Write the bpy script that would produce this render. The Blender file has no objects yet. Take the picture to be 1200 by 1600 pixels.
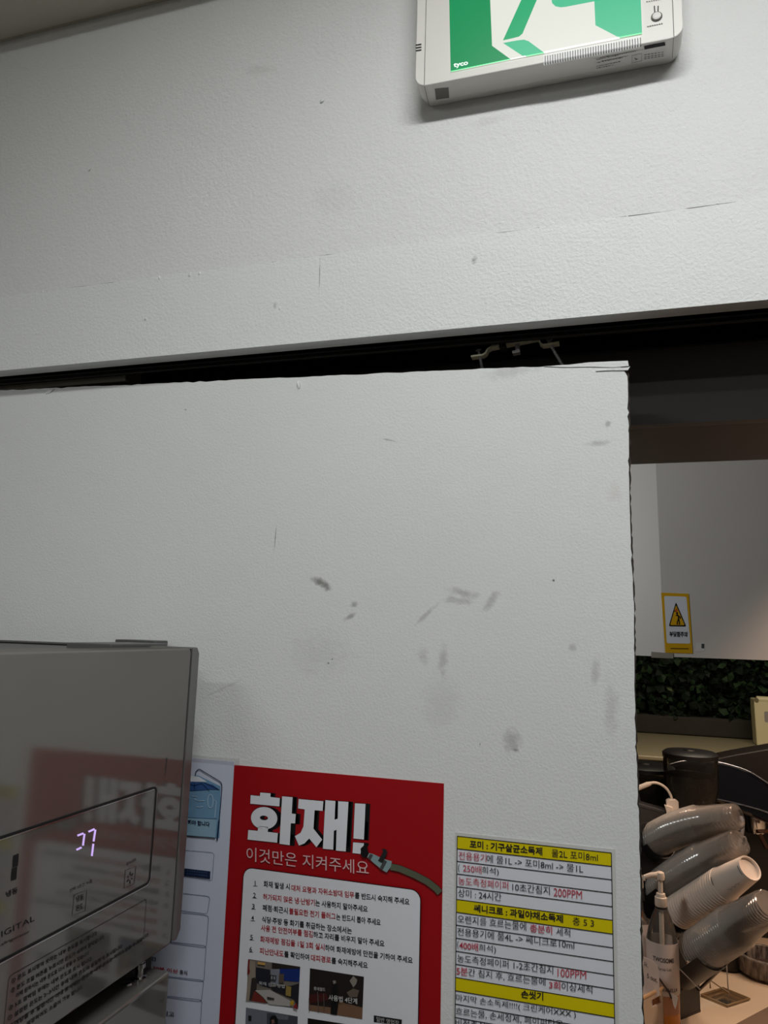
import bpy, bmesh, math, random
from mathutils import Vector, Matrix
random.seed(7)
SC = bpy.context.scene
COL = SC.collection
H = 1.85                      # camera height above the floor

# ------------------------------------------------------------------ camera
RW = [[0.9573, 0.2876, 0.0290], [-0.0192, 0.1634, -0.9864], [-0.2885, 0.9437, 0.1620]]   # rows: right, down, forward
_r = Vector(RW[0]).normalized(); _f = Vector(RW[2]); _f = (_f - _r * _f.dot(_r)).normalized(); _d = _f.cross(_r)
FPX = 1150.0
cd = bpy.data.cameras.new('camera'); cam = bpy.data.objects.new('camera', cd); COL.objects.link(cam)
cd.sensor_fit = 'VERTICAL'; cd.sensor_height = 36.0; cd.lens = 36.0 * FPX / 1600.0
cd.clip_start = 0.01
cam.matrix_world = Matrix(((_r.x, -_d.x, -_f.x, 0), (_r.y, -_d.y, -_f.y, 0), (_r.z, -_d.z, -_f.z, H), (0, 0, 0, 1)))
SC.camera = cam

# ------------------------------------------------------------------ world, lights, exposure
wd = bpy.data.worlds.new('world'); SC.world = wd; wd.use_nodes = True
wd.node_tree.nodes['Background'].inputs[0].default_value = (0.8, 0.9, 1, 1)
wd.node_tree.nodes['Background'].inputs[1].default_value = 0.02
SC.view_settings.view_transform = 'Standard'; SC.view_settings.look = 'None'
SC.view_settings.gamma = 1.0; SC.view_settings.use_curve_mapping = False
SC.view_settings.exposure = 0.0
SC.cycles.transparent_max_bounces = 40
SC.cycles.max_bounces = 10


def spot(name, loc, power, size_deg, blend, radius, color, aim=(0, 0, -1)):
    l = bpy.data.lights.new(name, 'SPOT'); l.energy = power; l.spot_size = math.radians(size_deg); l.spot_blend = blend
    l.shadow_soft_size = radius; l.color = color
    o = bpy.data.objects.new(name, l); COL.objects.link(o); o.location = (loc[0], loc[1], loc[2] + H)
    o.rotation_euler = Vector(aim).to_track_quat('-Z', 'Y').to_euler()
    return o


CEIL = 0.95                                   # kitchen ceiling, relative to the camera height
COOL = (0.99, 1.0, 0.985)


def strip_lamp(name, loc, sx, sy, power, color, aim):
    l = bpy.data.lights.new(name, 'AREA'); l.shape = 'RECTANGLE'; l.size = sx; l.size_y = sy; l.energy = power; l.color = color
    o = bpy.data.objects.new(name, l); COL.objects.link(o); o.location = (loc[0], loc[1], loc[2] + H)
    o.rotation_euler = Vector(aim).to_track_quat('-Z', 'Y').to_euler()
    return o


WARM = (1.0, 0.71, 0.52)
KITCHEN_LAMPS = [(0.12, 0.06, 8.9), (-0.95, -0.75, 4.0), (0.35, -1.45, 3.4)]       # ceiling battens along the wall; rearmost one added as fill
for x, y, p in KITCHEN_LAMPS:
    strip_lamp('kitchen_lamp', (x, y, 0.895), 0.60, 0.09, p, COOL, (0, 0, -1))
spot('counter_lamp', (1.10, 1.80, 0.74), 44, 54, 0.5, 0.05, WARM, (-0.62, 0.42, -1.5))
strip_lamp('cup_streak_strip', (0.75, 2.30, -0.043), 1.3, 0.03, 5.5, WARM, (0, -0.1, -1))  # added unseen warm strip, makes long streaks on the cups
strip_lamp('back_counter_fill', (0.55, 2.75, 0.55), 0.9, 0.05, 6, (1.0, 0.88, 0.70), (0, 0.15, -1))  # added unseen light to lift the bar shelf and foliage
spot('facet_fill', (-0.85, 1.30, 0.70), 22, 100, 0.6, 0.10, (0.96, 1.0, 0.99), (0.95, 0.70, -0.62))  # added unseen cool light aimed at the bulkhead's left facet


# ------------------------------------------------------------------ pixel rays, planes
def ray(x, y):
    return _r * ((x - 600) / FPX) + _d * ((y - 800) / FPX) + _f


def atY(x, y, Y):
    d = ray(x, y); p = d * (Y / d.y); return Vector((p.x, p.y, p.z + H))


def atX(x, y, X):
    d = ray(x, y); p = d * (X / d.x); return Vector((p.x, p.y, p.z + H))


def atZ(x, y, Z):
    d = ray(x, y); p = d * (Z / d.z); return Vector((p.x, p.y, p.z + H))


def ppm(P):                                   # pixels per metre at a point
    return FPX / (P - Vector((0, 0, H))).dot(_f)


def zm(ox, oy, s):
    return lambda x, y: (ox + x / s, oy + y / s)


class Plane:
    """a real flat surface: axis X, Y or Z at a value; n points to its visible side"""
    def __init__(s, ax, val, n):
        s.ax, s.val, s.n = ax, val, Vector(n)
        s.at = {'X': atX, 'Y': atY, 'Z': atZ}[ax]

    def P(s, x, y, off=0.0):
        return s.at(x, y, s.val) + s.n * off


# ------------------------------------------------------------------ materials
def lin(c):
    c = c / 255.0
    return c / 12.92 if c <= 0.04045 else ((c + 0.055) / 1.055) ** 2.4


def rgb(r, g, b):
    return (lin(r), lin(g), lin(b), 1)


MC = {}


def mat(name, col, rough=0.6, metal=0.0, bump=0.0, scale=200.0, vary=0.0, spec=0.5, emit=None, estr=0.0, coat=0.0):
    if name in MC: return MC[name]
    m = bpy.data.materials.new(name); m.use_nodes = True; MC[name] = m
    nt = m.node_tree; b = nt.nodes['Principled BSDF']
    b.inputs['Base Color'].default_value = col; b.inputs['Roughness'].default_value = rough
    b.inputs['Metallic'].default_value = metal; b.inputs['Specular IOR Level'].default_value = spec
    b.inputs['Coat Weight'].default_value = coat
    if emit:
        b.inputs['Emission Color'].default_value = emit; b.inputs['Emission Strength'].default_value = estr
    tc = nt.nodes.new('ShaderNodeTexCoord')
    if bump or vary:
        nz = nt.nodes.new('ShaderNodeTexNoise'); nz.inputs['Scale'].default_value = scale; nz.inputs['Detail'].default_value = 4
        nt.links.new(tc.outputs['Object'], nz.inputs['Vector'])
        if bump:
            bp = nt.nodes.new('ShaderNodeBump'); bp.inputs['Strength'].default_value = 1.0; bp.inputs['Distance'].default_value = bump
            nt.links.new(nz.outputs['Fac'], bp.inputs['Height']); nt.links.new(bp.outputs['Normal'], b.inputs['Normal'])
        if vary:
            n2 = nt.nodes.new('ShaderNodeTexNoise'); n2.inputs['Scale'].default_value = scale * 0.06 + 2; n2.inputs['Detail'].default_value = 5
            nt.links.new(tc.outputs['Object'], n2.inputs['Vector'])
            mx = nt.nodes.new('ShaderNodeMix'); mx.data_type = 'RGBA'
            mx.inputs[6].default_value = (col[0] * (1 - vary), col[1] * (1 - vary), col[2] * (1 - vary), 1); mx.inputs[7].default_value = col
            nt.links.new(n2.outputs['Fac'], mx.inputs[0]); nt.links.new(mx.outputs[2], b.inputs['Base Color'])
    return m


def plaster(name, col, marks=(), off=(0, 0, 0), bump=0.0011, scale=190.0):
    """painted plaster: orange-peel relief, faint mottling and worn marks (cx, cz, rx, rz, rot, strength, colour)"""
    m = bpy.data.materials.new(name); m.use_nodes = True; MC[name] = m
    nt = m.node_tree; N = nt.nodes; L = nt.links; b = N['Principled BSDF']
    b.inputs['Roughness'].default_value = 0.55; b.inputs['Specular IOR Level'].default_value = 0.3
    tc = N.new('ShaderNodeTexCoord')
    def noise(s, d=4, r=0.6):
        n = N.new('ShaderNodeTexNoise'); n.inputs['Scale'].default_value = s; n.inputs['Detail'].default_value = d
        n.inputs['Roughness'].default_value = r
        L.new(tc.outputs['Object'], n.inputs['Vector']); return n.outputs['Fac']
    def math2(op, a, bb):
        n = N.new('ShaderNodeMath'); n.operation = op
        for i, v in ((0, a), (1, bb)):
            if isinstance(v, (int, float)): n.inputs[i].default_value = v
            else: L.new(v, n.inputs[i])
        return n.outputs[0]
    fine = noise(scale, 3); patch = noise(5, 3); mid = noise(38, 3)
    hgt = math2('MULTIPLY', math2('ADD', fine, math2('MULTIPLY', mid, 0.8)), math2('ADD', patch, 0.25))
    bp = N.new('ShaderNodeBump'); bp.inputs['Distance'].default_value = bump
    L.new(hgt, bp.inputs['Height']); L.new(bp.outputs['Normal'], b.inputs['Normal'])
    mx = N.new('ShaderNodeMix'); mx.data_type = 'RGBA'
    mx.inputs[6].default_value = tuple(c * 0.95 for c in col[:3]) + (1,); mx.inputs[7].default_value = col
    L.new(noise(7, 4), mx.inputs[0]); cur = mx.outputs[2]
    grain = noise(120, 3)
    for cx, cz, rx, rz, rot, st, mc in marks:
        mp = N.new('ShaderNodeMapping'); mp.vector_type = 'TEXTURE'
        mp.inputs['Location'].default_value = (cx - off[0], 0, cz - off[2]); mp.inputs['Rotation'].default_value = (0, rot, 0)
        mp.inputs['Scale'].default_value = (rx, 1e3, rz)
        L.new(tc.outputs['Object'], mp.inputs['Vector'])
        ln = N.new('ShaderNodeVectorMath'); ln.operation = 'LENGTH'; L.new(mp.outputs[0], ln.inputs[0])
        d = math2('ADD', ln.outputs['Value'], math2('MULTIPLY', math2('SUBTRACT', grain, 0.5), 1.3))
        mr = N.new('ShaderNodeMapRange'); mr.interpolation_type = 'SMOOTHSTEP'
        mr.inputs[1].default_value = 1.0; mr.inputs[2].default_value = 0.15; mr.inputs[3].default_value = 0; mr.inputs[4].default_value = st
        L.new(d, mr.inputs[0])
        k = N.new('ShaderNodeMix'); k.data_type = 'RGBA'; L.new(mr.outputs[0], k.inputs[0]); L.new(cur, k.inputs[6]); k.inputs[7].default_value = mc
        cur = k.outputs[2]
    L.new(cur, b.inputs['Base Color'])
    return m


def steel(name, gloss, diff, rough, fac=0.5):
    m = bpy.data.materials.new(name); m.use_nodes = True; MC[name] = m
    nt = m.node_tree; N = nt.nodes; L = nt.links; N.remove(N['Principled BSDF']); out = N['Material Output']
    g = N.new('ShaderNodeBsdfGlossy'); g.inputs['Color'].default_value = gloss; g.inputs['Roughness'].default_value = rough
    d = N.new('ShaderNodeBsdfDiffuse'); d.inputs['Color'].default_value = diff
    tc = N.new('ShaderNodeTexCoord'); mp = N.new('ShaderNodeMapping'); mp.inputs['Scale'].default_value = (6, 6, 90)
    nz = N.new('ShaderNodeTexNoise'); nz.inputs['Scale'].default_value = 12; nz.inputs['Detail'].default_value = 5
    L.new(tc.outputs['Object'], mp.inputs[0]); L.new(mp.outputs[0], nz.inputs['Vector'])
    bp = N.new('ShaderNodeBump'); bp.inputs['Distance'].default_value = 0.00001; L.new(nz.outputs['Fac'], bp.inputs['Height'])
    L.new(bp.outputs['Normal'], g.inputs['Normal'])
    mx = N.new('ShaderNodeMixShader'); mx.inputs[0].default_value = fac
    L.new(d.outputs[0], mx.inputs[1]); L.new(g.outputs[0], mx.inputs[2]); L.new(mx.outputs[0], out.inputs[0])
    return m


def clear(name, tint, gl=0.25, haze=0.05, hz=(0.9, 0.88, 0.85, 1), rough=0.08):
    """thin clear plastic wall: lets light through, mirrors some, a little haze"""
    m = bpy.data.materials.new(name); m.use_nodes = True; MC[name] = m
    nt = m.node_tree; N = nt.nodes; L = nt.links; N.remove(N['Principled BSDF']); out = N['Material Output']
    t = N.new('ShaderNodeBsdfTransparent'); t.inputs[0].default_value = tint
    g = N.new('ShaderNodeBsdfGlossy'); g.inputs['Color'].default_value = (1, 1, 1, 1); g.inputs['Roughness'].default_value = rough
    d = N.new('ShaderNodeBsdfDiffuse'); d.inputs['Color'].default_value = hz
    fr = N.new('ShaderNodeLayerWeight'); fr.inputs['Blend'].default_value = gl
    m1 = N.new('ShaderNodeMixShader'); m1.inputs[0].default_value = haze; L.new(t.outputs[0], m1.inputs[1]); L.new(d.outputs[0], m1.inputs[2])
    m2 = N.new('ShaderNodeMixShader'); L.new(fr.outputs['Fresnel'], m2.inputs[0]); L.new(m1.outputs[0], m2.inputs[1]); L.new(g.outputs[0], m2.inputs[2])
    L.new(m2.outputs[0], out.inputs[0])
    return m


# ------------------------------------------------------------------ mesh helpers
def obj(name, bm, m, parent=None, smooth=False, bevel=0.0, loc=None):
    bmesh.ops.recalc_face_normals(bm, faces=bm.faces)
    me = bpy.data.meshes.new(name)
    if parent is not None: off = wloc(parent)
    elif loc is not None: off = Vector(loc)
    else: off = Vector((0, 0, 0))
    for v in bm.verts: v.co -= off
    bm.to_mesh(me); bm.free()
    for mm in (m if isinstance(m, (list, tuple)) else [m]): me.materials.append(mm)
    if smooth:
        for p in me.polygons: p.use_smooth = True
    o = bpy.data.objects.new(name, me); COL.objects.link(o)
    if parent is not None: o.parent = parent
    else: o.location = off
    if bevel:
        md = o.modifiers.new('bevel', 'BEVEL'); md.width = bevel; md.segments = 3; md.limit_method = 'ANGLE'
    if smooth:
        try:
            me.set_sharp_from_angle(angle=math.radians(42))
        except Exception:
            pass
    return o


def wloc(o):
    v = Vector((0, 0, 0))
    while o is not None:
        v += o.location; o = o.parent
    return v


def thing(name, label, cat, loc=(0, 0, 0), group=None):
    o = bpy.data.objects.new(name, None); COL.objects.link(o); o.location = loc; o.empty_display_size = 0.05
    o['label'] = label; o['category'] = cat
    if group: o['group'] = group
    return o


def tag(o, label, cat, group=None):
    o['label'] = label; o['category'] = cat
    if group: o['group'] = group
    return o


def struct(name, bm, m, **k):
    o = obj(name, bm, m, **k); o['kind'] = 'structure'; return o


def box(bm, x0, x1, y0, y1, z0, z1):
    v = [bm.verts.new((x, y, z)) for x in (x0, x1) for y in (y0, y1) for z in (z0, z1)]
    for f in ((0, 1, 3, 2), (4, 6, 7, 5), (0, 4, 5, 1), (2, 3, 7, 6), (0, 2, 6, 4), (1, 5, 7, 3)):
        bm.faces.new([v[i] for i in f])
    return v


def B(x0, x1, y0, y1, z0, z1):               # one box, heights relative to the camera
    bm = bmesh.new(); box(bm, x0, x1, y0, y1, z0 + H, z1 + H); return bm


def prism(bm, pts, d):
    """polygon of world points pushed along vector d"""
    d = Vector(d); a = [bm.verts.new(p) for p in pts]; b = [bm.verts.new(Vector(p) + d) for p in pts]
    n = len(pts)
    bm.faces.new(a); bm.faces.new(b[::-1])
    for i in range(n): bm.faces.new((a[i], b[i], b[(i + 1) % n], a[(i + 1) % n]))


def frame_of(t):
    t = Vector(t).normalized(); u = t.cross(Vector((0, 0, 1)))
    if u.length < 1e-3: u = t.cross(Vector((0, 1, 0)))
    u.normalize(); return u, u.cross(t).normalized()


def tube(bm, pts, r, seg=10, caps=True):
    pts = [Vector(p) for p in pts]; rings = []
    for i, p in enumerate(pts):
        t = (pts[min(i + 1, len(pts) - 1)] - pts[max(i - 1, 0)])
        u, v = frame_of(t); rr = r[i] if isinstance(r, (list, tuple)) else r
        rings.append([bm.verts.new(p + u * math.cos(2 * math.pi * k / seg) * rr + v * math.sin(2 * math.pi * k / seg) * rr) for k in range(seg)])
    for a, b in zip(rings, rings[1:]):
        for k in range(seg): bm.faces.new((a[k], a[(k + 1) % seg], b[(k + 1) % seg], b[k]))
    if caps: bm.faces.new(rings[0][::-1]); bm.faces.new(rings[-1])


def lathe(bm, prof, c, axis=(0, 0, 1), seg=28):
    """prof: (radius, height) pairs around axis through c"""
    u, v = frame_of(axis); ax = Vector(axis).normalized(); c = Vector(c); rings = []
    for r, h in prof:
        p = c + ax * h
        if r < 1e-6: rings.append([bm.verts.new(p)])
        else: rings.append([bm.verts.new(p + u * math.cos(2 * math.pi * k / seg) * r + v * math.sin(2 * math.pi * k / seg) * r) for k in range(seg)])
    for a, b in zip(rings, rings[1:]):
        for k in range(seg):
            k2 = (k + 1) % seg
            if len(a) == 1 and len(b) == 1: continue
            if len(a) == 1: bm.faces.new((a[0], b[k], b[k2]))
            elif len(b) == 1: bm.faces.new((a[k], a[k2], b[0]))
            else: bm.faces.new((a[k], a[k2], b[k2], b[k]))


def smoothpath(pts, n=8):
    pts = [Vector(p) for p in pts]; out = []
    for i in range(len(pts) - 1):
        p0 = pts[max(i - 1, 0)]; p1 = pts[i]; p2 = pts[i + 1]; p3 = pts[min(i + 2, len(pts) - 1)]
        for k in range(n):
            t = k / n
            out.append(0.5 * ((2 * p1) + (p2 - p0) * t + (2 * p0 - 5 * p1 + 4 * p2 - p3) * t * t + (3 * p1 - p0 - 3 * p2 + p3) * t ** 3))
    out.append(pts[-1]); return out


def rrect(x0, y0, x1, y1, r, n=5):
    out = []
    for cx, cy, a0 in ((x1 - r, y1 - r, 0), (x0 + r, y1 - r, 90), (x0 + r, y0 + r, 180), (x1 - r, y0 + r, 270)):
        for k in range(n + 1):
            a = math.radians(a0 + 90 * k / n); out.append((cx + r * math.cos(a), cy + r * math.sin(a)))
    return out


# ------------------------------------------------------------------ flat print (lettering, ruled lines, pictures) on a real surface
_TX = {}
TSC = bpy.data.scenes.new('type')


def text_mesh(s, bold):
    k = (s, bold)
    if k not in _TX:
        c = bpy.data.curves.new('t', 'FONT'); c.body = s; c.resolution_u = 3; c.offset = bold
        o = bpy.data.objects.new('t', c); TSC.collection.objects.link(o)
        vl = TSC.view_layers[0]; vl.update(); dg = vl.depsgraph; dg.update()
        me = bpy.data.meshes.new_from_object(o.evaluated_get(dg))
        vs = [(v.co.x, v.co.y) for v in me.vertices]; fs = [tuple(p.vertices) for p in me.polygons]
        bpy.data.objects.remove(o); bpy.data.meshes.remove(me)
        xs = [v[0] for v in vs]; ys = [v[1] for v in vs]
        x0, x1, y0, y1 = min(xs), max(xs), min(ys), max(ys)
        _TX[k] = ([((x - x0) / (x1 - x0), (y - y0) / (y1 - y0) - 0.5) for x, y in vs], fs)
    return _TX[k]


SINGLE = {'display', 'door_green', 'figure_leg', 'figure_foot', 'rating_label', 'sticker', 'label_stripe', 'nozzle', 'nozzle_lever', 'hose', 'panel', 'panel_outline', 'caption_box', 'paper',
          'heading_row', 'parasol', 'text_box', 'led_bar', 'led_segment', 'white_field', 'triangle', 'triangle_field', 'spark', 'button_outline', 'nozzle_ring', 'hose_outline', 'title_hole', 'parasol_pole'}


class Print:
    STEP = 0.00025

    def __init__(s, plane, parent):
        s.pl, s.parent, s.b = plane, parent, {}

    def bm(s, name, m, layer):
        k = (name, m.name, layer)
        if name in SINGLE: k = (name, m.name, layer + 0.0001 * len(s.b))
        if k not in s.b: s.b[k] = (bmesh.new(), m)
        return s.b[k][0], layer * s.STEP

    def poly(s, name, m, pts, layer=1):
        bm, o = s.bm(name, m, layer); bm.faces.new([bm.verts.new(s.pl.P(x, y, o)) for x, y in pts])

    def wpoly(s, name, m, pts, layer=1):     # world points already on the plane
        bm, o = s.bm(name, m, layer); bm.faces.new([bm.verts.new(Vector(p) + s.pl.n * o) for p in pts])

    def line(s, name, m, a, b, w, layer=1):
        a = Vector(a); b = Vector(b); d = (b - a).normalized(); n = Vector((-d.y, d.x)) * (w / 2)
        s.poly(name, m, [a + n, b + n, b - n, a - n], layer)

    def pline(s, name, m, pts, w, layer=1, closed=False):
        pts = [Vector(p) for p in pts]; n = len(pts); L = []; R = []
        for i, p in enumerate(pts):
            a = pts[i - 1] if (i or closed) else p; c = pts[(i + 1) % n] if (i < n - 1 or closed) else p
            t = (c - a).normalized(); q = Vector((-t.y, t.x)) * (w / 2); L.append(p + q); R.append(p - q)
        bm, o = s.bm(name, m, layer)
        lv = [bm.verts.new(s.pl.P(p.x, p.y, o)) for p in L]; rv = [bm.verts.new(s.pl.P(p.x, p.y, o)) for p in R]
        for i in range(n if closed else n - 1):
            j = (i + 1) % n; bm.faces.new((lv[i], lv[j], rv[j], rv[i]))

    def text(s, name, m, body, p0, p1, h, bold=0.0, layer=2):
        """p0, p1: middle of the left and right ends; h: glyph height in px at the middle"""
        A = s.pl.P(*p0); Bp = s.pl.P(*p1); r = Bp - A
        mx, my = (p0[0] + p1[0]) / 2, (p0[1] + p1[1]) / 2
        u = s.pl.P(mx, my - h / 2) - s.pl.P(mx, my + h / 2)
        vs, fs = text_mesh(body, bold); bm, o = s.bm(name, m, layer)
        vv = [bm.verts.new(A + r * x + u * y + s.pl.n * o) for x, y in vs]
        for f in fs:
            try: bm.faces.new([vv[i] for i in f])
            except ValueError: pass

    def done(s):
        for (name, _, layer), (bm, m) in s.b.items():
            o = obj(name, bm, m, s.parent)
            if name not in SINGLE: o['kind'] = 'stuff'
        s.b = {}


# ================================================================== palette
WHITE = rgb(226, 231, 231)
ink = mat('black_ink', rgb(22, 22, 26), 0.7, vary=0.05)
red_ink = mat('red_ink', rgb(176, 34, 46), 0.7, vary=0.05)
dark_red_ink = mat('dark_red_ink', rgb(190, 60, 78), 0.7, vary=0.05)
paper = mat('white_paper', rgb(222, 224, 230), 0.4, vary=0.03)
blackp = mat('black_plastic', rgb(18, 17, 19), 0.45, vary=0.1, scale=60)
greyline = mat('grey_line', rgb(70, 70, 72), 0.6, vary=0.05)
white_plastic = mat('white_plastic', rgb(226, 224, 220), 0.4, bump=0.00005, scale=300)

# ================================================================== STRUCTURE
YW = 0.705                                    # face of the kitchen wall above the opening
LZ0, LZ1 = 0.3105, 0.4108                     # lintel board
YD = 0.730                                    # face of the sliding door
G = rgb(70, 68, 64)


def mk(px, py, Y, rx, ry, rot, st, col=rgb(96, 92, 84)):
    p = atY(px, py, Y); s = 1 / ppm(p); return (p.x, p.z, rx * s, ry * s, rot, st, col)


wall_marks = [mk(140, 266, YW, 4, 1.5, -0.7, 0.8), mk(503, 158, YW, 5, 4, 0, 0.5), mk(405, 110, YW, 40, 12, 0.2, 0.12),
              mk(520, 310, YW, 60, 40, 0.2, 0.06), mk(760, 190, YW, 40, 12, 0, 0.1)]
M_wall = plaster('wall_paint', rgb(228, 229, 228), wall_marks, bump=0.0012, scale=300)
M_trim = plaster('lintel_paint', rgb(231, 233, 232), [mk(742, 406, YW, 6, 10, 0.3, 0.35), mk(500, 430, YW, 1.2, 40, -0.02, 0.6),
                 mk(228, 500, YW, 4, 3, 0, 0.4), mk(430, 478, YW, 4, 8, 0, 0.35)], bump=0.0011, scale=290)
door_marks = [
    mk(502, 911, YD, 24, 9, 0.50, 0.75), mk(553, 945, YD, 9, 8, 0, 0.5), mk(547, 963, YD, 14, 5, -0.5, 0.5),
    mk(865, 907, YD, 3.4, 3.4, 0, 1.0, rgb(40, 40, 36)), mk(513, 1036, YD, 2.4, 2.4, 0, 0.9, rgb(50, 48, 44)), mk(519, 1030, YD, 1.8, 1.8, 0, 0.8, rgb(50, 48, 44)),
    mk(722, 926, YD, 34, 9, 0.18, 0.36), mk(716, 938, YD, 30, 8, 0.1, 0.28), mk(768, 938, YD, 26, 10, -0.9, 0.32), mk(664, 962, YD, 34, 5, -0.75, 0.3),
    mk(692, 1030, YD, 11, 30, 0, 0.28), mk(662, 1026, YD, 12, 16, 0, 0.22), mk(800, 1158, YD, 18, 26, 0, 0.34), mk(806, 1172, YD, 10, 3, 0.1, 0.6),
    mk(930, 1050, YD, 10, 26, 0, 0.25), mk(895, 1012, YD, 8, 10, 0, 0.3), mk(950, 662, YD, 6, 7, 0, 0.4), mk(935, 692, YD, 24, 6, -0.05, 0.3),
    mk(430, 842, YD, 0.9, 26, 0.03, 0.8), mk(610, 688, YD, 18, 2, 0.25, 0.5), mk(955, 1110, YD, 14, 60, 0, 0.18), mk(500, 1020, YD, 70, 50, 0, 0.10),
    mk(800, 580, YD, 60, 14, -0.1, 0.2), mk(750, 1163, YD, 2, 3, 0, 0.8), mk(290, 640, YD, 3, 2, 0, 0.5), mk(690, 1100, YD, 40, 60, 0, 0.10),
    mk(960, 770, YD, 14, 20, 0, 0.2, rgb(190, 170, 160)), mk(352, 1074, YD, 46, 3, -0.45, 0.14)]
door_off = (-0.48, 0.745, 0.012)
M_door = plaster('door_paint', rgb(231, 233, 233), door_marks, off=door_off, bump=0.0006, scale=400)
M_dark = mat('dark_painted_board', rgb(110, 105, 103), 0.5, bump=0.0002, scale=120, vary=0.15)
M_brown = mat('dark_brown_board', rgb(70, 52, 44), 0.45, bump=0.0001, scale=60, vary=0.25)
M_ceil = plaster('ceiling_paint', rgb(220, 216, 200), bump=0.001)
M_side = plaster('side_wall_paint', rgb(150, 148, 142), bump=0.001)
M_floor = mat('floor_tile', rgb(120, 108, 100), 0.4, bump=0.0003, scale=40, vary=0.2)
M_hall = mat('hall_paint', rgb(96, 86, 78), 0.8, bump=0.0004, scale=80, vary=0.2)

bm = bmesh.new(); box(bm, -2.6, 3.2, -2.6, 4.7, -0.05, 0.0); struct('floor', bm, M_floor)
struct('wall_back', B(-1.75, 2.2, YW, YW + 0.06, LZ1, CEIL), M_wall)
struct('wall_back_right', B(0.95, 2.2, YW, 0.82, -H, LZ1), M_wall)
struct('wall_back_left', B(-1.75, -1.14, YW, 0.82, -H, LZ1), M_wall)
struct('wall_left', B(-1.81, -1.75, -2.2, 0.82, -H, CEIL), M_side)
struct('wall_right', B(2.2, 2.26, -2.2, 0.82, -H, CEIL), M_side)
struct('wall_front', B(-1.81, 2.26, -2.26, -2.2, -H, CEIL), M_side)
struct('ceiling', B(-1.81, 2.26, -2.26, 1.01, CEIL, CEIL + 0.05), M_ceil)
# boxed-in ceiling beam along the wall at the left, with its caulk line
bm = bmesh.new(); box(bm, -1.75, -0.36, 0.60, YW, 0.795 + H, CEIL + H)
struct('ceiling_beam', bm, M_ceil)
bm = bmesh.new(); tube(bm, [(-1.75, YW - 0.001, 0.7945 + H), (-0.36, YW - 0.001, 0.7945 + H)], 0.0016, 6)
struct('trim_1', bm, mat('caulk', rgb(190, 186, 172), 0.6, vary=0.1))
# lintel board: rough upper edge, slightly proud of the wall
bm = bmesh.new(); n = 150; top = []
for i in range(n + 1):
    x = -1.14 + (0.95 + 1.14) * i / n
    top.append(Vector((x, YW - 0.0012, LZ1 + H + random.uniform(-0.0007, 0.0007))))
prism(bm, [Vector((-1.14, YW - 0.0012, LZ0 + H))] + top + [Vector((0.95, YW - 0.0012, LZ0 + H))], (0, 0.0188, 0))
lint = struct('trim_2', bm, M_trim)
bm = bmesh.new(); x = -1.1
while x < 0.9:
    w = random.uniform(0.01, 0.09)
    if random.random() < 0.75: tube(bm, [(x, YW - 0.0002, LZ1 + H + 0.0004 + random.uniform(-.0003, .0003)), (x + w / 2, YW - 0.0002, LZ1 + H + 0.0004 + random.uniform(-.0004, .0004)), (x + w, YW - 0.0002, LZ1 + H + 0.0004)], 0.00035, 5)
    x += w
ck_ = obj('hairline_crack', bm, mat('crack_shadow', rgb(120, 118, 112), 0.9, vary=0.1), lint); ck_['kind'] = 'stuff'
bm = bmesh.new()
for px, py, r in ((249, 434, 2.6), (297, 429, 3.2), (312, 427, 2.6), (228, 499, 2.3), (262, 457, 1.5), (254, 476, 1.5), (437, 482, 2.2), (461, 474, 1.9), (57, 521, 1.8),
                  (741, 405, 2.6), (503, 158, 2.5), (66, 456, 1.6), (12, 463, 1.6), (333, 470, 1.3), (120, 450, 1.4), (980, 338, 1.4), (1122, 318, 1.6)):
    p = atY(px, py, YW - 0.001); s = r / ppm(p)
    bmesh.ops.create_icosphere(bm, subdivisions=2, radius=s, matrix=Matrix.Translation(p) @ Matrix.Rotation(random.uniform(0, 3), 4, 'Y') @ Matrix.Diagonal((1.4, 0.5, 0.8, 1)))
pc = obj('paint_lump', bm, M_trim, lint, smooth=True); pc['kind'] = 'stuff'
# cavity behind the lintel
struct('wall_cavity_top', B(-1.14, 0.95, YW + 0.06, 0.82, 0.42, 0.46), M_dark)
struct('wall_cavity_left', B(-1.09, atY(195, 600, 0.739).x, 0.739, 0.770, 0.2975, 0.335), mat('raw_board', rgb(128, 122, 108), 0.7, vary=0.2, scale=60))
ZB = 0.2310
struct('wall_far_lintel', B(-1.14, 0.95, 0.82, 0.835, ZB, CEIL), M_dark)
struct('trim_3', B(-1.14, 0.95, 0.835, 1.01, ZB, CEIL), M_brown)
struct('wall_far_left', B(-1.75, -1.14, 0.82, 1.01, -H, CEIL), M_hall)
struct('wall_far_right', B(0.95, 2.2, 0.82, 1.01, -H, CEIL), M_hall)
# the room beyond
struct('ceiling_hall', B(-2.4, 3.0, 1.01, 4.5, 0.80, 0.85), M_hall)
struct('wall_hall_left', B(-2.46, -2.4, 1.01, 4.5, -H, 0.85), M_hall)
struct('wall_hall_right', B(3.0, 3.06, 1.01, 4.5, -H, 0.85), M_hall)
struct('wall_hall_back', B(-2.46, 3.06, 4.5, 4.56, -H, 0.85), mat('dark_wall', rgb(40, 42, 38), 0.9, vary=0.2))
struct('wall_hall_near_left', B(-2.4, -1.75, 0.95, 1.01, -H, 0.85), M_hall)
struct('wall_hall_near_right', B(2.2, 3.0, 0.95, 1.01, -H, 0.85), M_hall)
# white hung bulkhead over the counter: its face leans back towards the top
BY = 2.0; bz0 = atY(1038, 1026, BY).z; bz1 = 0.80 + H; lean = 0.18
xc = atY(1038, 1026, BY).x
M_bulk = mat('bulkhead_paint', rgb(222, 216, 210), 0.45, bump=0.0002, scale=60, vary=0.06)
yt = BY + lean * (bz1 - bz0)


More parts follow.
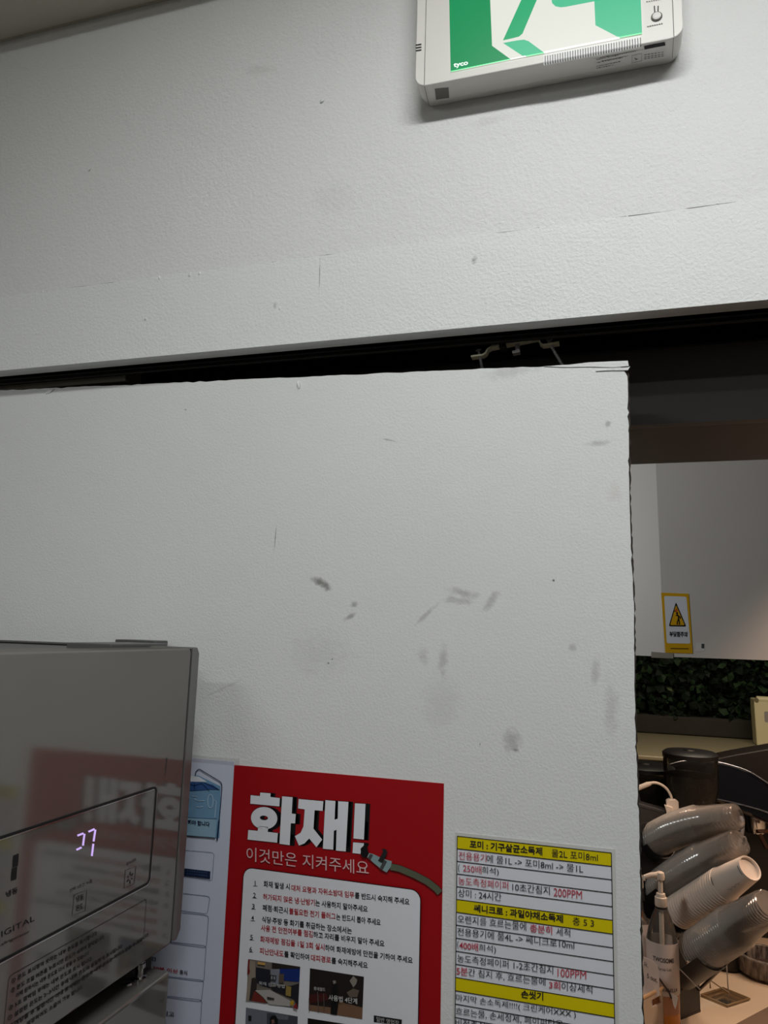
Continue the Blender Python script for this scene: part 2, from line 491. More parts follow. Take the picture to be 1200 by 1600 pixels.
def bulk(xl, xr, dl, dr):
    bm = bmesh.new(); lo = [Vector((xl, BY + dl, bz0)), Vector((xr, BY + dr, bz0)), Vector((xr, 2.45, bz0)), Vector((xl, 2.45, bz0))]
    hi = [Vector((xl, yt + dl, bz1)), Vector((xr, yt + dr, bz1)), Vector((xr, 2.45, bz1)), Vector((xl, 2.45, bz1))]
    a = [bm.verts.new(p) for p in lo]; b = [bm.verts.new(p) for p in hi]
    bm.faces.new(a); bm.faces.new(b)
    for i in range(4): bm.faces.new((a[i], a[(i + 1) % 4], b[(i + 1) % 4], b[i]))
    return bm


struct('wall_bulkhead', bulk(xc, 2.2, 0, 0), M_bulk)
struct('wall_bulkhead_lit_facet', bulk(xc - 0.8, xc, 0.26, 0), M_bulk)  # added facet, angled to catch more light in place of a lit patch


class Lean(Plane):
    """the leaning face of the bulkhead"""
    def __init__(s):
        s.n = Vector((0, -1, lean)).normalized(); s.o = Vector((0, BY, bz0))

    def P(s, x, y, off=0.0):
        d = ray(x, y); c = Vector((0, 0, H)); t = (s.o - c).dot(s.n) / d.dot(s.n); return c + d * t + s.n * off


# ================================================================== SLIDING DOOR
bm = bmesh.new()
tl = atY(0, 610, YD); tr = atY(983, 566, YD)
sl = (tr.z - tl.z) / (tr.x - tl.x)
XL = -1.0; XR = 0.0232 * 0.9733
door = thing('door_1', 'white painted sliding door slab hanging from a dark rail, scuffed and chipped', 'sliding door', door_off)
door['kind'] = 'structure'


def door_top(x): return tr.z + sl * (x - tr.x)


edge = []
z = door_top(XR) - 0.0145
while z > 0.012:
    edge.append((XR + 0.0006 * math.sin(z * 31) + random.choice((0, 0, 0, -0.0012, -0.0006, 0.0005)) * random.random(), z)); z -= random.uniform(0.003, 0.008)
topw = [(XL + (XR - XL) * i / 120, door_top(XL + (XR - XL) * i / 120) + random.uniform(-0.0005, 0.0005) - 0.0006 * (random.random() < .15)) for i in range(121)]
pts = [Vector((XL, YD, 0.012))] + [Vector((x, YD, zz)) for x, zz in topw[:-1]] + [Vector((XR - 0.0012, YD, door_top(XR) - 0.011))] + [Vector((x, YD, zz)) for x, zz in edge] + [Vector((XR, YD, 0.012))]
prism(bm, pts, (0, 0.003, 0)); obj('front_panel', bm, M_door, door)
bm = bmesh.new(); core = []
z = door_top(XR) - 0.012
while z > 0.012:
    core.append(Vector((XR + 0.0011 + random.uniform(-0.0006, 0.0009) + 0.0006 * math.sin(z * 31), YD + 0.003, z))); z -= random.uniform(0.002, 0.006)
prism(bm, [Vector((XL, YD + 0.003, 0.012)), Vector((XL, YD + 0.003, door_top(XL) - 0.002)), Vector((XR, YD + 0.003, door_top(XR) - 0.004))] + core + [Vector((XR, YD + 0.003, 0.012))], (0, 0.030, 0))
obj('core', bm, mat('raw_core', rgb(62, 54, 48), 0.9, bump=0.0006, scale=200, vary=0.3), door)['label'] = 'raw dark core showing along the chipped edge'
# peeling cap strip along the top right
bm = bmesh.new(); q = zm(920, 540, 5.333)
cap = [atY(850, 572.6, YD), atY(880, 571.4, YD), atY(*q(0, 142), YD), atY(*q(325, 128), YD), atY(*q(333, 172), YD), atY(*q(200, 182), YD), atY(*q(0, 178), YD), atY(880, 574, YD)]
prism(bm, [p - Vector((0, 0.0009, 0)) for p in cap], (0, 0.0009, 0))
obj('cap_strip', bm, M_door, door)
bm = bmesh.new()
lip = [atY(*q(60, 214), YD), atY(*q(200, 192), YD), atY(*q(322, 184), YD), atY(*q(345, 176), YD), atY(*q(325, 208), YD), atY(*q(200, 208), YD)]
prism(bm, [p - Vector((0, 0.0011, 0)) for p in lip], (0, 0.0011, 0)); obj('peeled_paint', bm, M_door, door)
for a in ([(72, 616), (76, 609), (86, 607), (83, 611), (78, 614)], [(466, 608), (465, 598), (468, 595), (470, 600), (469, 606)]):
    bm = bmesh.new(); prism(bm, [atY(x, y, YD) - Vector((0, 0.0016 * (i % 2) + 0.0006, 0)) for i, (x, y) in enumerate(a)], (0, 0.0012, 0)); obj('peeled_paint', bm, M_door, door)
# roller hanger on the door top
zinc = mat('zinc_plate', rgb(240, 238, 210), 0.35, metal=0.25, bump=0.0001, scale=150, vary=0.3)
dsteel = mat('dull_steel', rgb(190, 190, 194), 0.35, metal=0.5, bump=0.0001, scale=200, vary=0.3)
YH = 0.746; hz = zm(700, 500, 6); hg = lambda x, y: atY(*hz(x, y), YH)
hang = bpy.data.objects.new('roller_hanger', None); COL.objects.link(hang); hang.parent = door
hang['label'] = 'bent zinc hanger bracket with screws on the door top'


def strip(path, w, y0, y1):
    bm = bmesh.new(); pp = [Vector(hz(x, y)) for x, y in path]; L = []; R = []
    for i, p in enumerate(pp):
        t = (pp[min(i + 1, len(pp) - 1)] - pp[max(i - 1, 0)]).normalized(); nn = Vector((-t.y, t.x)) * w / 2
        L.append(p + nn); R.append(p - nn)
    poly = L + R[::-1]
    a = [atY(p.x, p.y, YH) for p in poly]
    for v in a: v.y += y0
    prism(bm, a, (0, y1 - y0, 0)); return bm


obj('plate', strip([(222, 355), (330, 340), (358, 322), (378, 286), (405, 268), (440, 262), (640, 222), (836, 184), (856, 192), (866, 228), (892, 246), (930, 242), (1045, 222)], 2.4, -0.005, 0.005), zinc, hang)
obj('plate', strip([(412, 248), (490, 240), (640, 210), (740, 190), (812, 176)], 1.8, -0.004, 0.003), dsteel, hang)
obj('clamp', strip([(486, 262), (550, 254)], 7.0, -0.006, 0.006), blackp, hang)
obj('washer', strip([(606, 206), (668, 203)], 2.4, -0.004, 0.004), dsteel, hang)
obj('nut', strip([(606, 314), (676, 300)], 4.0, -0.004, 0.004), dsteel, hang)
bm = bmesh.new(); tube(bm, [hg(652, 120), hg(652, 310)], 0.0026, 10); obj('bolt', bm, dsteel, hang, smooth=True)


def screw(a, b, rh, rs):
    bm = bmesh.new(); a, b = hg(*a), hg(*b); n = 34; P = []; R = []
    for i in range(n + 1):
        P.append(a.lerp(b, i / n))
        R.append(rh * (1 - i * .33) if i < 3 else rs * (1.25 if i % 2 else 0.8) if i > 10 else rs * .9)
    tube(bm, P, R, 10); obj('screw', bm, dsteel, hang, smooth=True)


screw((902, 132), (1075, 430), 0.0034, 0.0015); screw((285, 284), (325, 470), 0.0034, 0.0015)
screw((958, 190), (985, 270), 0.003, 0.0012)
# overhead rail
zr = atY(950, 519.6, 0.732).z
rail = thing('sliding_door_rail', 'black metal sliding door rail above the white door, behind the lintel', 'rail', (-0.1, 0.755, zr))
bm = bmesh.new(); box(bm, -1.10, 0.93, 0.732, 0.737, zr + 0.002, 0.42 + H); box(bm, -1.10, 0.93, 0.786, 0.792, zr + 0.002, 0.42 + H); box(bm, -1.10, 0.93, 0.737, 0.786, 0.40 + H, 0.42 + H)
railm = mat('rail_black', rgb(30, 28, 28), 0.3, metal=0.6, bump=0.00005, scale=300, vary=0.2)
obj('channel', bm, railm, rail)
bm = bmesh.new(); tube(bm, [(-1.10, 0.7335, zr + 0.001), (0.93, 0.7335, zr + 0.001)], 0.0022, 8); tube(bm, [(-1.10, 0.7325, zr + 0.006), (0.93, 0.7325, zr + 0.006)], 0.0012, 8)
obj('lip', bm, mat('rail_edge', rgb(64, 62, 62), 0.25, metal=0.7, vary=0.2), rail, smooth=True)

# ================================================================== EXIT SIGN
YS = YW - 0.034
S = Plane('Y', YS, (0, -1, 0))
zb = atY(663, 134, YS).z; xl = atY(650, 60, YS).x; xr = atY(1068, 40, YS).x; ztop = zb + 0.245
sign = thing('exit_sign', 'white wall-mounted exit sign box with a lit green running figure panel', 'exit sign', ((xl + xr) / 2, YS + 0.017, zb))
hs = mat('sign_housing', rgb(232, 230, 225), 0.35, bump=0.00004, scale=400, vary=0.03)


def rprism(x0, z0, x1, z1, r, y0, y1):
    bm = bmesh.new(); prism(bm, [Vector((x, y0, zz)) for x, zz in rrect(x0, z0, x1, z1, r, 6)], (0, y1 - y0, 0)); return bm


obj('front_cover', rprism(xl, zb, xr, ztop, 0.0125, YS, YS + 0.0255), hs, sign, bevel=0.0012)
obj('back_box', rprism(xl + 0.0012, zb + 0.0012, xr - 0.0012, ztop - 0.0012, 0.0125, YS + 0.0262, YW), hs, sign, bevel=0.0008)
gv = mat('seam_shadow', rgb(92, 90, 86), 0.8, vary=0.1)
pr = Print(S, sign)
xg1 = atY(663, 134, YS).x; xg2 = atY(1053, 58, YS).x
for x in (xg1, xg2):
    pr.wpoly('seam', gv, [(x - 0.0003, YS, zb + 0.001), (x + 0.0003, YS, zb + 0.001), (x + 0.0003, YS, ztop), (x - 0.0003, YS, ztop)], 1)
A = zm(630, 0, 5)
for yy in (352, 374, 396): pr.line('vent_slot', ink, A(97, yy + 3), A(143, yy - 5), 1.7, 2)
Bq = zm(620, 0, 2.5)
em = lambda n, c, k=0.92: mat(n, (0.01, 0.01, 0.01, 1), 0.3, emit=c, estr=k, vary=0.0)
E_w = em('lit_white', rgb(232, 233, 222), 0.95); E_g = em('lit_green', rgb(0, 142, 84), 1.0); E_g2 = em('lit_green_light', rgb(30, 168, 110), 1.0); E_g3 = em('lit_green_pale', rgb(70, 190, 142), 1.0)
E_e = em('lit_edge', rgb(255, 255, 250), 1.15); E_ge = em('lit_green_edge', rgb(120, 255, 170), 1.1)
up = -1050
pr.poly('display', E_w, [A(372, 566), A(955 * 2 - 45, 265), A(1822, up), A(340, up)], 2)
pr.poly('door_green', E_g, [A(372, 566), A(838, 466), A(695, 362), A(680, 0), A(650, up), A(340, up)], 3)
pr.poly('figure_leg', E_g2, [A(780, 320), A(860, 302), A(905, 290), A(932, 268), A(1046, 0), A(1200, -330), A(1330, -420), A(1250, -560), A(1080, -480), A(925, 0)], 3)
pr.poly('figure_foot', E_g3, [Bq(415, 170), Bq(470, 160), Bq(497, 157), Bq(515, 163), Bq(576, 208), Bq(497, 224)], 3)
pr.poly('figure_leg', E_g3, [Bq(590, -90), Bq(603, -10), Bq(607, 15), Bq(620, 27), Bq(640, 31), Bq(660, 29), Bq(800, 2), Bq(900, -60), Bq(880, -110), Bq(740, -60), Bq(700, -180), Bq(620, -200)], 3)
pr.poly('door_green', E_g3, [Bq(772, 16), Bq(952, -22), Bq(958, 133), Bq(868, 149), Bq(776, 101)], 3)
pr.poly('door_green', E_g3, [Bq(772, 16), Bq(766, -130), Bq(940, -170), Bq(952, -22)], 3)
pr.line('lit_edge', E_e, A(838, 467), A(960, 443), 1.6, 4); pr.line('lit_edge', E_e, A(1100, 416), Bq(870, 150), 3.0, 4)
pr.line('lit_edge', E_ge, A(374, 563), A(838, 467), 1.3, 4); pr.line('lit_edge', E_ge, A(965, 443), A(1100, 417), 1.6, 4); pr.line('lit_edge', E_ge, Bq(868, 149), Bq(958, 132), 1.6, 4)
tyc = mat('pale_print', rgb(225, 235, 228), 0.5, emit=rgb(215, 232, 222), estr=0.7)
pr.text('lettering', tyc, 'tyco', A(395, 521), A(508, 500), 8.5, 0.03, 4)
# button and thermometer-like mark
pr.line('mark', ink, Bq(1006, 24), Bq(1008, 52), 1.6, 2); pr.line('mark', ink, Bq(1021, 24), Bq(1020, 52), 1.6, 2)
for x in range(980, 1040, 9): pr.line('small_print', greyline, Bq(x - 5, 8 - (x - 980) * .16), Bq(x, 7 - (x - 980) * .16), 1.0, 2); pr.line('small_print', greyline, Bq(x - 2, 105 - (x - 980) * .2), Bq(x + 4, 104 - (x - 980) * .2), 1.2, 2)
pr.done()
bc = S.P(*Bq(1015, 66)); bm = bmesh.new(); lathe(bm, [(0.0, 0.0022), (0.0030, 0.0022), (0.0040, 0.0016), (0.0043, 0)], bc, (0, -1, 0), 24); obj('test_button', bm, white_plastic, sign, smooth=True)
bm = bmesh.new(); lathe(bm, [(0.0052, 0.0), (0.0052, 0.0007), (0.0042, 0.0007), (0.0042, 0.0)], bc, (0, -1, 0), 24); obj('button_ring', bm, gv, sign)
# ribbed lamp lens along the lower right edge
bm = bmesh.new(); a = S.P(849, 95); b = S.P(1001.5, 63); nrib = 38
rib_h = 0.0082
for i in range(nrib):
    x0 = a.x + (b.x - a.x) * i / nrib; w = (b.x - a.x) / nrib * 0.55
    box(bm, x0, x0 + w, YS - 0.0016, YS + 0.003, zb - 0.0004, zb + rib_h)
lb_ = bmesh.new(); box(lb_, a.x, b.x, YS - 0.0002, YS + 0.003, zb - 0.0001, zb + rib_h - 0.0008); obj('lens_back', lb_, mat('lens_grey', rgb(120, 120, 118), 0.4, vary=0.03), sign)
r_lens = obj('ribbed_lens', bm, mat('lens_white', rgb(205, 205, 205), 0.25, emit=rgb(235, 236, 232), estr=0.34), sign)
# underside print
U = Plane('Z', zb - H, (0, 0, -1)); pu = Print(U, sign); K = zm(900, 60, 7.5); pale = mat('sticker', rgb(228, 226, 222), 0.5, vary=0.03)
pu.poly('rating_label', pale, [K(225, 235), K(780, 128), K(1050, 78), K(1052, 205), K(780, 262), K(235, 362)], 1)
pu.pline('label_stripe', ink, [K(800, 108), K(920, 84), K(1045, 60)], 5.0, 2)
for j, (y0, x0, x1) in enumerate(((200, 420, 700), (225, 280, 400), (245, 240, 500), (262, 300, 620), (282, 240, 540), (300, 350, 520), (322, 240, 480), (345, 240, 440))):
    x = x0
    while x < x1:
        w = random.uniform(8, 26); yy = y0 - (x - x0) * 0.2; pu.line('small_print', greyline, K(x, yy), K(min(x + w, x1), yy - w * .19), random.choice((0.6, .8, 1.1)), 2); x += w + 9
pu.pline('label_line', greyline, [K(655, 195), K(768, 172), K(768, 258), K(655, 284)], 0.5, 2, True)
pu.pline('label_line', greyline, [K(690, 225), K(705, 245), K(720, 232)], 1.4, 2)
for x in range(800, 1020, 40):
    for y in (190, 215, 235): pu.line('small_print', greyline, K(x, y - (x - 800) * .16), K(x + 26, y - (x - 774) * .16), 0.9, 2)
pu.poly('sticker', mat('grey_sticker', rgb(120, 118, 114), 0.5, vary=0.2, scale=2500), [Bq(148, 346), Bq(202, 341), Bq(205, 382), Bq(153, 389)], 1)
pu.line('seam', gv, Bq(108, 338), Bq(126, 412), 0.6, 1); pu.line('seam', gv, Bq(1081, 148), Bq(1076, 226), 0.6, 1)
for x, y in ((219, 423), (236, 420), (942, 286), (960, 283)): pu.line('vent_slot', ink, Bq(x, y - 7), Bq(x, y + 7), 2.2, 1)
pu.done()

# ================================================================== RED FIRE POSTER
DP = Plane('Y', YD - 0.0002, (0, -1, 0))
zt = atY(366, 1195, YD).z; xa = atY(366.6, 1195, YD).x; xb = atY(693.9, 1222, YD).x; pzb = zt - 0.328
redp = mat('red_print', rgb(166, 14, 24), 0.35, vary=0.06, scale=30)
poster = thing('fire_poster', 'red fire safety poster with big white Korean heading, taped to the white door', 'poster', ((xa + xb) / 2, YD - 0.0005, pzb))
bm = bmesh.new(); box(bm, xa, xb, YD - 0.0006, YD - 0.0001, pzb, zt); obj('sheet', bm, redp, poster)
PP = Plane('Y', YD - 0.0006, (0, -1, 0)); pr = Print(PP, poster)
T = zm(380, 1230, 5.714)
wp = mat('white_print', rgb(234, 236, 243), 0.4, vary=0.02); bk = mat('black_print', rgb(14, 14, 18), 0.45, vary=0.05)
ell = lambda cx, cy, rx, ry, rot=0.0, n=26: [(cx + rx * math.cos(a) * math.cos(rot) - ry * math.sin(a) * math.sin(rot), cy + rx * math.cos(a) * math.sin(rot) + ry * math.sin(a) * math.cos(rot)) for a in [2 * math.pi * i / n for i in range(n)]]
glyph = [
    [(70, 70), (152, 78), (156, 46), (248, 54), (246, 86), (330, 96), (326, 170), (66, 146)],
    ell(190, 275, 118, 100, 0.10),
    [(138, 345), (228, 352), (222, 397), (312, 408), (306, 494), (42, 466), (48, 380), (132, 388)],
    [(350, 80), (444, 88), (436, 234), (472, 238), (466, 322), (428, 320), (418, 516), (326, 504)],
    [(498, 104), (718, 124), (712, 210), (640, 204), (630, 368), (708, 466), (656, 534), (592, 456), (550, 500), (500, 520), (464, 436), (515, 405), (540, 350), (552, 196), (492, 188)],
    [(736, 114), (826, 122), (818, 288), (846, 280), (850, 124), (942, 130), (918, 572), (830, 564), (836, 378), (812, 388), (806, 556), (714, 548)],
    [(1000, 142), (1094, 148), (1080, 466), (986, 456)],
    [(984, 490), (1080, 498), (1078, 520), (1050, 545), (1052, 594), (978, 586)]]
for g in glyph:
    cx = sum(p[0] for p in g) / len(g); cy = sum(p[1] for p in g) / len(g)
    for dx in (0, 12, 24, 38): pr.poly('title_shadow', bk, [T(x + dx + (4 if x > cx else -4), y + (4 if y > cy else -4) + dx * .12) for x, y in g], 1 if dx == 0 else 1)
    pr.poly('title', wp, [T(*p) for p in g], 3)
pr.poly('title_shadow', bk, [T(*p) for p in ell(189, 271, 36, 19, 0.1)], 4)
pr.poly('title_hole', redp, [T(*p) for p in ell(205, 271, 12, 9)], 5)
V = zm(360, 1180, 3.333)
pink = mat('pale_pink_print', rgb(222, 190, 192), 0.4, vary=0.02)
pr.text('subtitle', pink, '이것만은', V(86, 512), V(348, 545), 22, 0.0, 4); pr.text('subtitle', pink, '지켜주세요', V(378, 548), V(722, 587), 22, 0.0, 4)
# hose and nozzle
F = zm(560, 1230, 8.571)
hose = mat('hose_green', rgb(92, 96, 78), 0.5, vary=0.03); teal = mat('nozzle_grey', rgb(140, 165, 168), 0.4, vary=0.05)
pr.pline('hose_outline', bk, [F(440, 1060), F(560, 1085), F(760, 1170), F(930, 1260), F(1040, 1345), F(1098, 1408)], 11, 5); pr.pline('hose', hose, [F(440, 1060), F(560, 1085), F(760, 1170), F(930, 1260), F(1040, 1345), F(1098, 1408)], 10, 6)
pr.poly('nozzle', teal, [F(150, 875), F(210, 890), F(330, 950), F(455, 985), F(440, 1060), F(385, 1135), F(330, 1105), F(215, 1010), F(125, 930)], 7)
pr.poly('nozzle', bk, [F(60, 810), F(110, 740), F(140, 850), F(148, 880), F(110, 935), F(60, 925), F(35, 880)], 8)
pr.poly('nozzle_ring', greyline, [F(165, 885), F(205, 900), F(170, 970), F(135, 945)], 8); pr.poly('nozzle_ring', greyline, [F(350, 960), F(390, 990), F(330, 1105), F(290, 1085)], 8)
pr.poly('nozzle_lever', ink, [F(320, 815), F(375, 820), F(400, 860), F(330, 1005), F(272, 975), F(340, 860)], 9)
# white rounded panel
q1 = zm(360, 1360, 3.53)
lx = atY(*q1(40, 400), YD).x
PZ = atY(*q1(560, 42), YD).z; px0 = atY(378.5, 1450, YD).x; px1 = atY(657, 1450, YD).x
Yp = YD - 0.0006
pr.wpoly('panel_outline', bk, [(x, Yp, zz) for x, zz in rrect(px0 - 0.0008, pzb + 0.01, px1 + 0.0008, PZ + 0.0008, 0.0095)], 10)
pr.wpoly('panel', wp, [(x, Yp, zz) for x, zz in rrect(px0, pzb + 0.0108, px1, PZ, 0.009)], 11)
C = zm(400, 1360, 4.615)
rows = [
    [(ink, '화재 발생 시', 64, 90, 253, 112), (red_ink, '대처 요령과 자위소방대 임무', 264, 118, 715, 172), (ink, '를 반드시 숙지해 주세요', 720, 172, 1112, 220)],
    [(red_ink, '허가되지 않은 냉·난방기', 60, 182, 432, 226), (ink, '는 사용하지 말아주세요', 436, 226, 812, 272)],
    [(ink, '폐점·퇴근시', 57, 260, 238, 284), (red_ink, '불필요한 전기 플러그', 248, 285, 582, 325), (ink, '는 반드시 뽑아 주세요', 586, 326, 905, 368)],
    [(ink, '식당·주방 등 화기를 취급하는 장소에서는', 52, 344, 698, 428)],
    [(red_ink, '사용 전 안전여부를 점검', 45, 406, 418, 452), (ink, '하고 자리를 비우지 말아 주세요', 422, 454, 932, 520)],
    [(red_ink, '화재예방 점검을 1일 3회 실시', 40, 486, 502, 546), (ink, '하여 화재예방에 만전을 기하여 주세요', 506, 548, 1135, 640)],
    [(red_ink, '피난안내도', 36, 570, 208, 594), (ink, '를 확인하여', 212, 594, 392, 618), (red_ink, '대피경로', 404, 620, 548, 638), (ink, '를 숙지해주세요', 552, 640, 812, 676)]]
for rw in rows:
    for m_, s_, x0, y0, x1, y1 in rw:
        pr.text('red_lettering' if m_ is red_ink else 'black_lettering', m_, s_, C(x0, y0), C(x1, y1), 10.2, 0.022, 12)
for i, (x, y) in enumerate(((144, 65), (140, 131), (134, 192), (130, 256), (124, 362), (120, 428))):
    w1 = 2.2 if i == 0 else 7; pr.text('black_lettering', ink, str(i + 1), q1(x - w1, y), q1(x + w1, y + 1), 7.5, 0.0 if i == 0 else 0.01, 12); pr.line('black_lettering', ink, q1(x - 11, y + 15), q1(x + 13, y + 17), 0.8, 12)
# four little pictures, flat printed
R3 = zm(380, 1490, 10)


def pic(name, z_, polys, layer=12):
    bm = bmesh.new(); ms = []
    for i, (c, pts_) in enumerate(polys):
        m = mat('ink_%d_%d_%d' % c, rgb(*c), 0.45, vary=0.05)
        if m not in ms: ms.append(m)
        f = bm.faces.new([bm.verts.new(pr.pl.P(*z_(*p), off=(layer + i * 0.4) * Print.STEP)) for p in pts_]); f.material_index = ms.index(m)
    o = obj(name, bm, ms, pr.parent); o['kind'] = 'stuff'


pic('picture', R3, [
    ((120, 112, 104), [(105, 65), (910, 185), (878, 838), (72, 705)]),
    ((34, 36, 48), [(222, 192), (445, 232), (440, 520), (300, 480), (215, 420)]), ((44, 36, 34), [(470, 118), (910, 185), (908, 222), (470, 215)]),
    ((130, 134, 146), [(455, 220), (590, 222), (575, 470), (450, 450)]), ((22, 48, 120), [(595, 215), (908, 215), (896, 420), (670, 400), (595, 380)]),
    ((36, 34, 42), [(440, 500), (580, 480), (760, 480), (896, 440), (880, 838), (820, 690), (500, 560)]),
    ((176, 172, 168), [(210, 548), (440, 540), (740, 700), (880, 820), (760, 800), (430, 765), (330, 650)]),
    ((118, 44, 36), [(160, 560), (210, 560), (320, 650), (400, 750), (150, 712)]),
    ((52, 44, 42), [(160, 360), (250, 370), (235, 530), (200, 560), (150, 712), (122, 708)]), ((150, 138, 124), [(130, 80), (215, 100), (215, 340), (160, 360), (122, 708), (72, 705)]),
    ((120, 30, 26), [(105, 65), (130, 70), (124, 205), (136, 250), (120, 300), (92, 300)]), ((205, 160, 90), [(255, 102), (375, 118), (370, 155), (255, 140)]),
    ((92, 78, 66), [(592, 290), (668, 285), (660, 430), (585, 430)]), ((150, 128, 66), [(700, 470), (780, 490), (770, 640), (690, 620)]),
    ((60, 58, 56), [(400, 640), (515, 665), (515, 690), (410, 680)]), ((190, 150, 40), [(760, 720), (800, 695), (825, 715), (810, 770), (770, 775)]), ((140, 36, 44), [(812, 780), (866, 740), (878, 838), (820, 815)]),
    ((30, 28, 30), [(455, 300), (548, 312), (545, 385), (452, 372)]), ((140, 140, 146), [(468, 314), (494, 318), (492, 370), (464, 366)]), ((140, 140, 146), [(508, 320), (536, 324), (534, 374), (506, 370)])])
wl = mat('white_caption', rgb(206, 206, 206), 0.5, vary=0.03)
pr.text('caption', wl, '화재 신고 방법', R3(280, 425), R3(680, 480), 5.5, 0.0, 20)
R4 = zm(470, 1500, 6.667)
pic('picture', R4, [
    ((36, 28, 27), [(108, 72), (668, 160), (650, 600), (94, 500)]), ((124, 92, 72), [(100, 450), (330, 480), (420, 420), (655, 480), (650, 600), (96, 510)]),
    ((70, 26, 24), [(100, 340), (280, 330), (300, 400), (98, 440)]), ((20, 18, 20), [(340, 230), (392, 235), (410, 400), (388, 560), (322, 548), (330, 380)]),
    ((140, 132, 124), [(520, 200), (560, 150), (600, 190), (590, 230), (560, 270)]), ((104, 92, 82), [(490, 320), (560, 280), (620, 300), (600, 370), (520, 370)]),
    ((140, 132, 124), [(345, 200), (375, 195), (382, 222), (355, 235)]),
    ((96, 86, 82), [(186, 310), (194, 310), (206, 528), (196, 525)]), ((96, 86, 82), [(250, 330), (256, 330), (262, 510), (254, 508)]), ((96, 86, 82), [(98, 380), (104, 380), (112, 515), (102, 512)])])
pr.text('caption', wl, '롯데월드', R4(155, 272), R4(275, 285), 5.5, 0.0, 20); pr.text('caption', wl, '사용법 4단계', R4(308, 365), R4(605, 405), 9.0, 0.01, 20)
pr.poly('caption_box', bk, [R4(770, 560), R4(1062, 605), R4(1060, 665), R4(770, 630)], 12); pr.text('caption', wl, '일반 영업장', R4(798, 596), R4(1034, 640), 7.5, 0.0, 14)
pic('picture', R3, [((112, 116, 128), [(65, 820), (872, 958), (865, 1250), (50, 1250)]), ((70, 72, 82), [(390, 900), (870, 960), (865, 1250), (390, 1250)]), ((104, 106, 118), [(520, 920), (730, 950), (720, 1010), (560, 1000)]),
    ((18, 18, 20), [(440, 980), (470, 945), (530, 945), (565, 1000), (560, 1250), (440, 1250)]), ((120, 90, 82), [(465, 1010), (505, 1000), (515, 1060), (470, 1070)]), ((30, 30, 34), [(105, 940), (155, 945), (150, 1030), (105, 1020)])])
pic('picture', R4, [((20, 18, 18), [(85, 590), (545, 662), (540, 900), (80, 900)]), ((40, 36, 34), [(290, 650), (350, 655), (350, 700), (290, 690)])])
pr.done()

# ================================================================== DISINFECTANT TABLE SHEET
tx0, tx1 = atY(714.9, 1305.9, YD).x, atY(955.1, 1331.5, YD).x; tz = atY(714.9, 1305.9, YD).z
rh = (tz - atY(711.3, 1526, YD).z) / 11.0
sheet = thing('instruction_sheet', 'laminated white sheet of Korean instructions with yellow heading rows, right part of door', 'notice', ((tx0 + tx1) / 2, YD - 0.0005, tz - 17 * rh))
bm = bmesh.new(); box(bm, tx0 - 0.0022, tx1 + 0.0034, YD - 0.0006, YD - 0.0001, tz - 17.3 * rh, tz + 0.0032); obj('laminate', bm, mat('laminate', rgb(216, 216, 213), 0.2, vary=0.04), sheet)
pr = Print(PP, sheet); yel = mat('yellow_print', rgb(226, 208, 0), 0.4, vary=0.03); tp = mat('table_paper', rgb(230, 233, 242), 0.4, vary=0.02)
pr.wpoly('paper', tp, [(tx0, Yp, tz - 17 * rh), (tx1, Yp, tz - 17 * rh), (tx1, Yp, tz), (tx0, Yp, tz)], 1)
for i in (0, 5, 11): pr.wpoly('heading_row', yel, [(tx0, Yp, tz - (i + 1) * rh), (tx1, Yp, tz - (i + 1) * rh), (tx1, Yp, tz - i * rh), (tx0, Yp, tz - i * rh)], 2)
lw = 0.00035
for i in range(18): pr.wpoly('ruled_line', ink, [(tx0, Yp, tz - i * rh - lw), (tx1, Yp, tz - i * rh - lw), (tx1, Yp, tz - i * rh + lw), (tx0, Yp, tz - i * rh + lw)], 3)
for x in (tx0, tx1): pr.wpoly('ruled_line', ink, [(x - lw, Yp, tz - 17 * rh), (x + lw, Yp, tz - 17 * rh), (x + lw, Yp, tz), (x - lw, Yp, tz)], 3)
D_ = zm(690, 1280, 4.138)
K_, R_ = ink, dark_red_ink
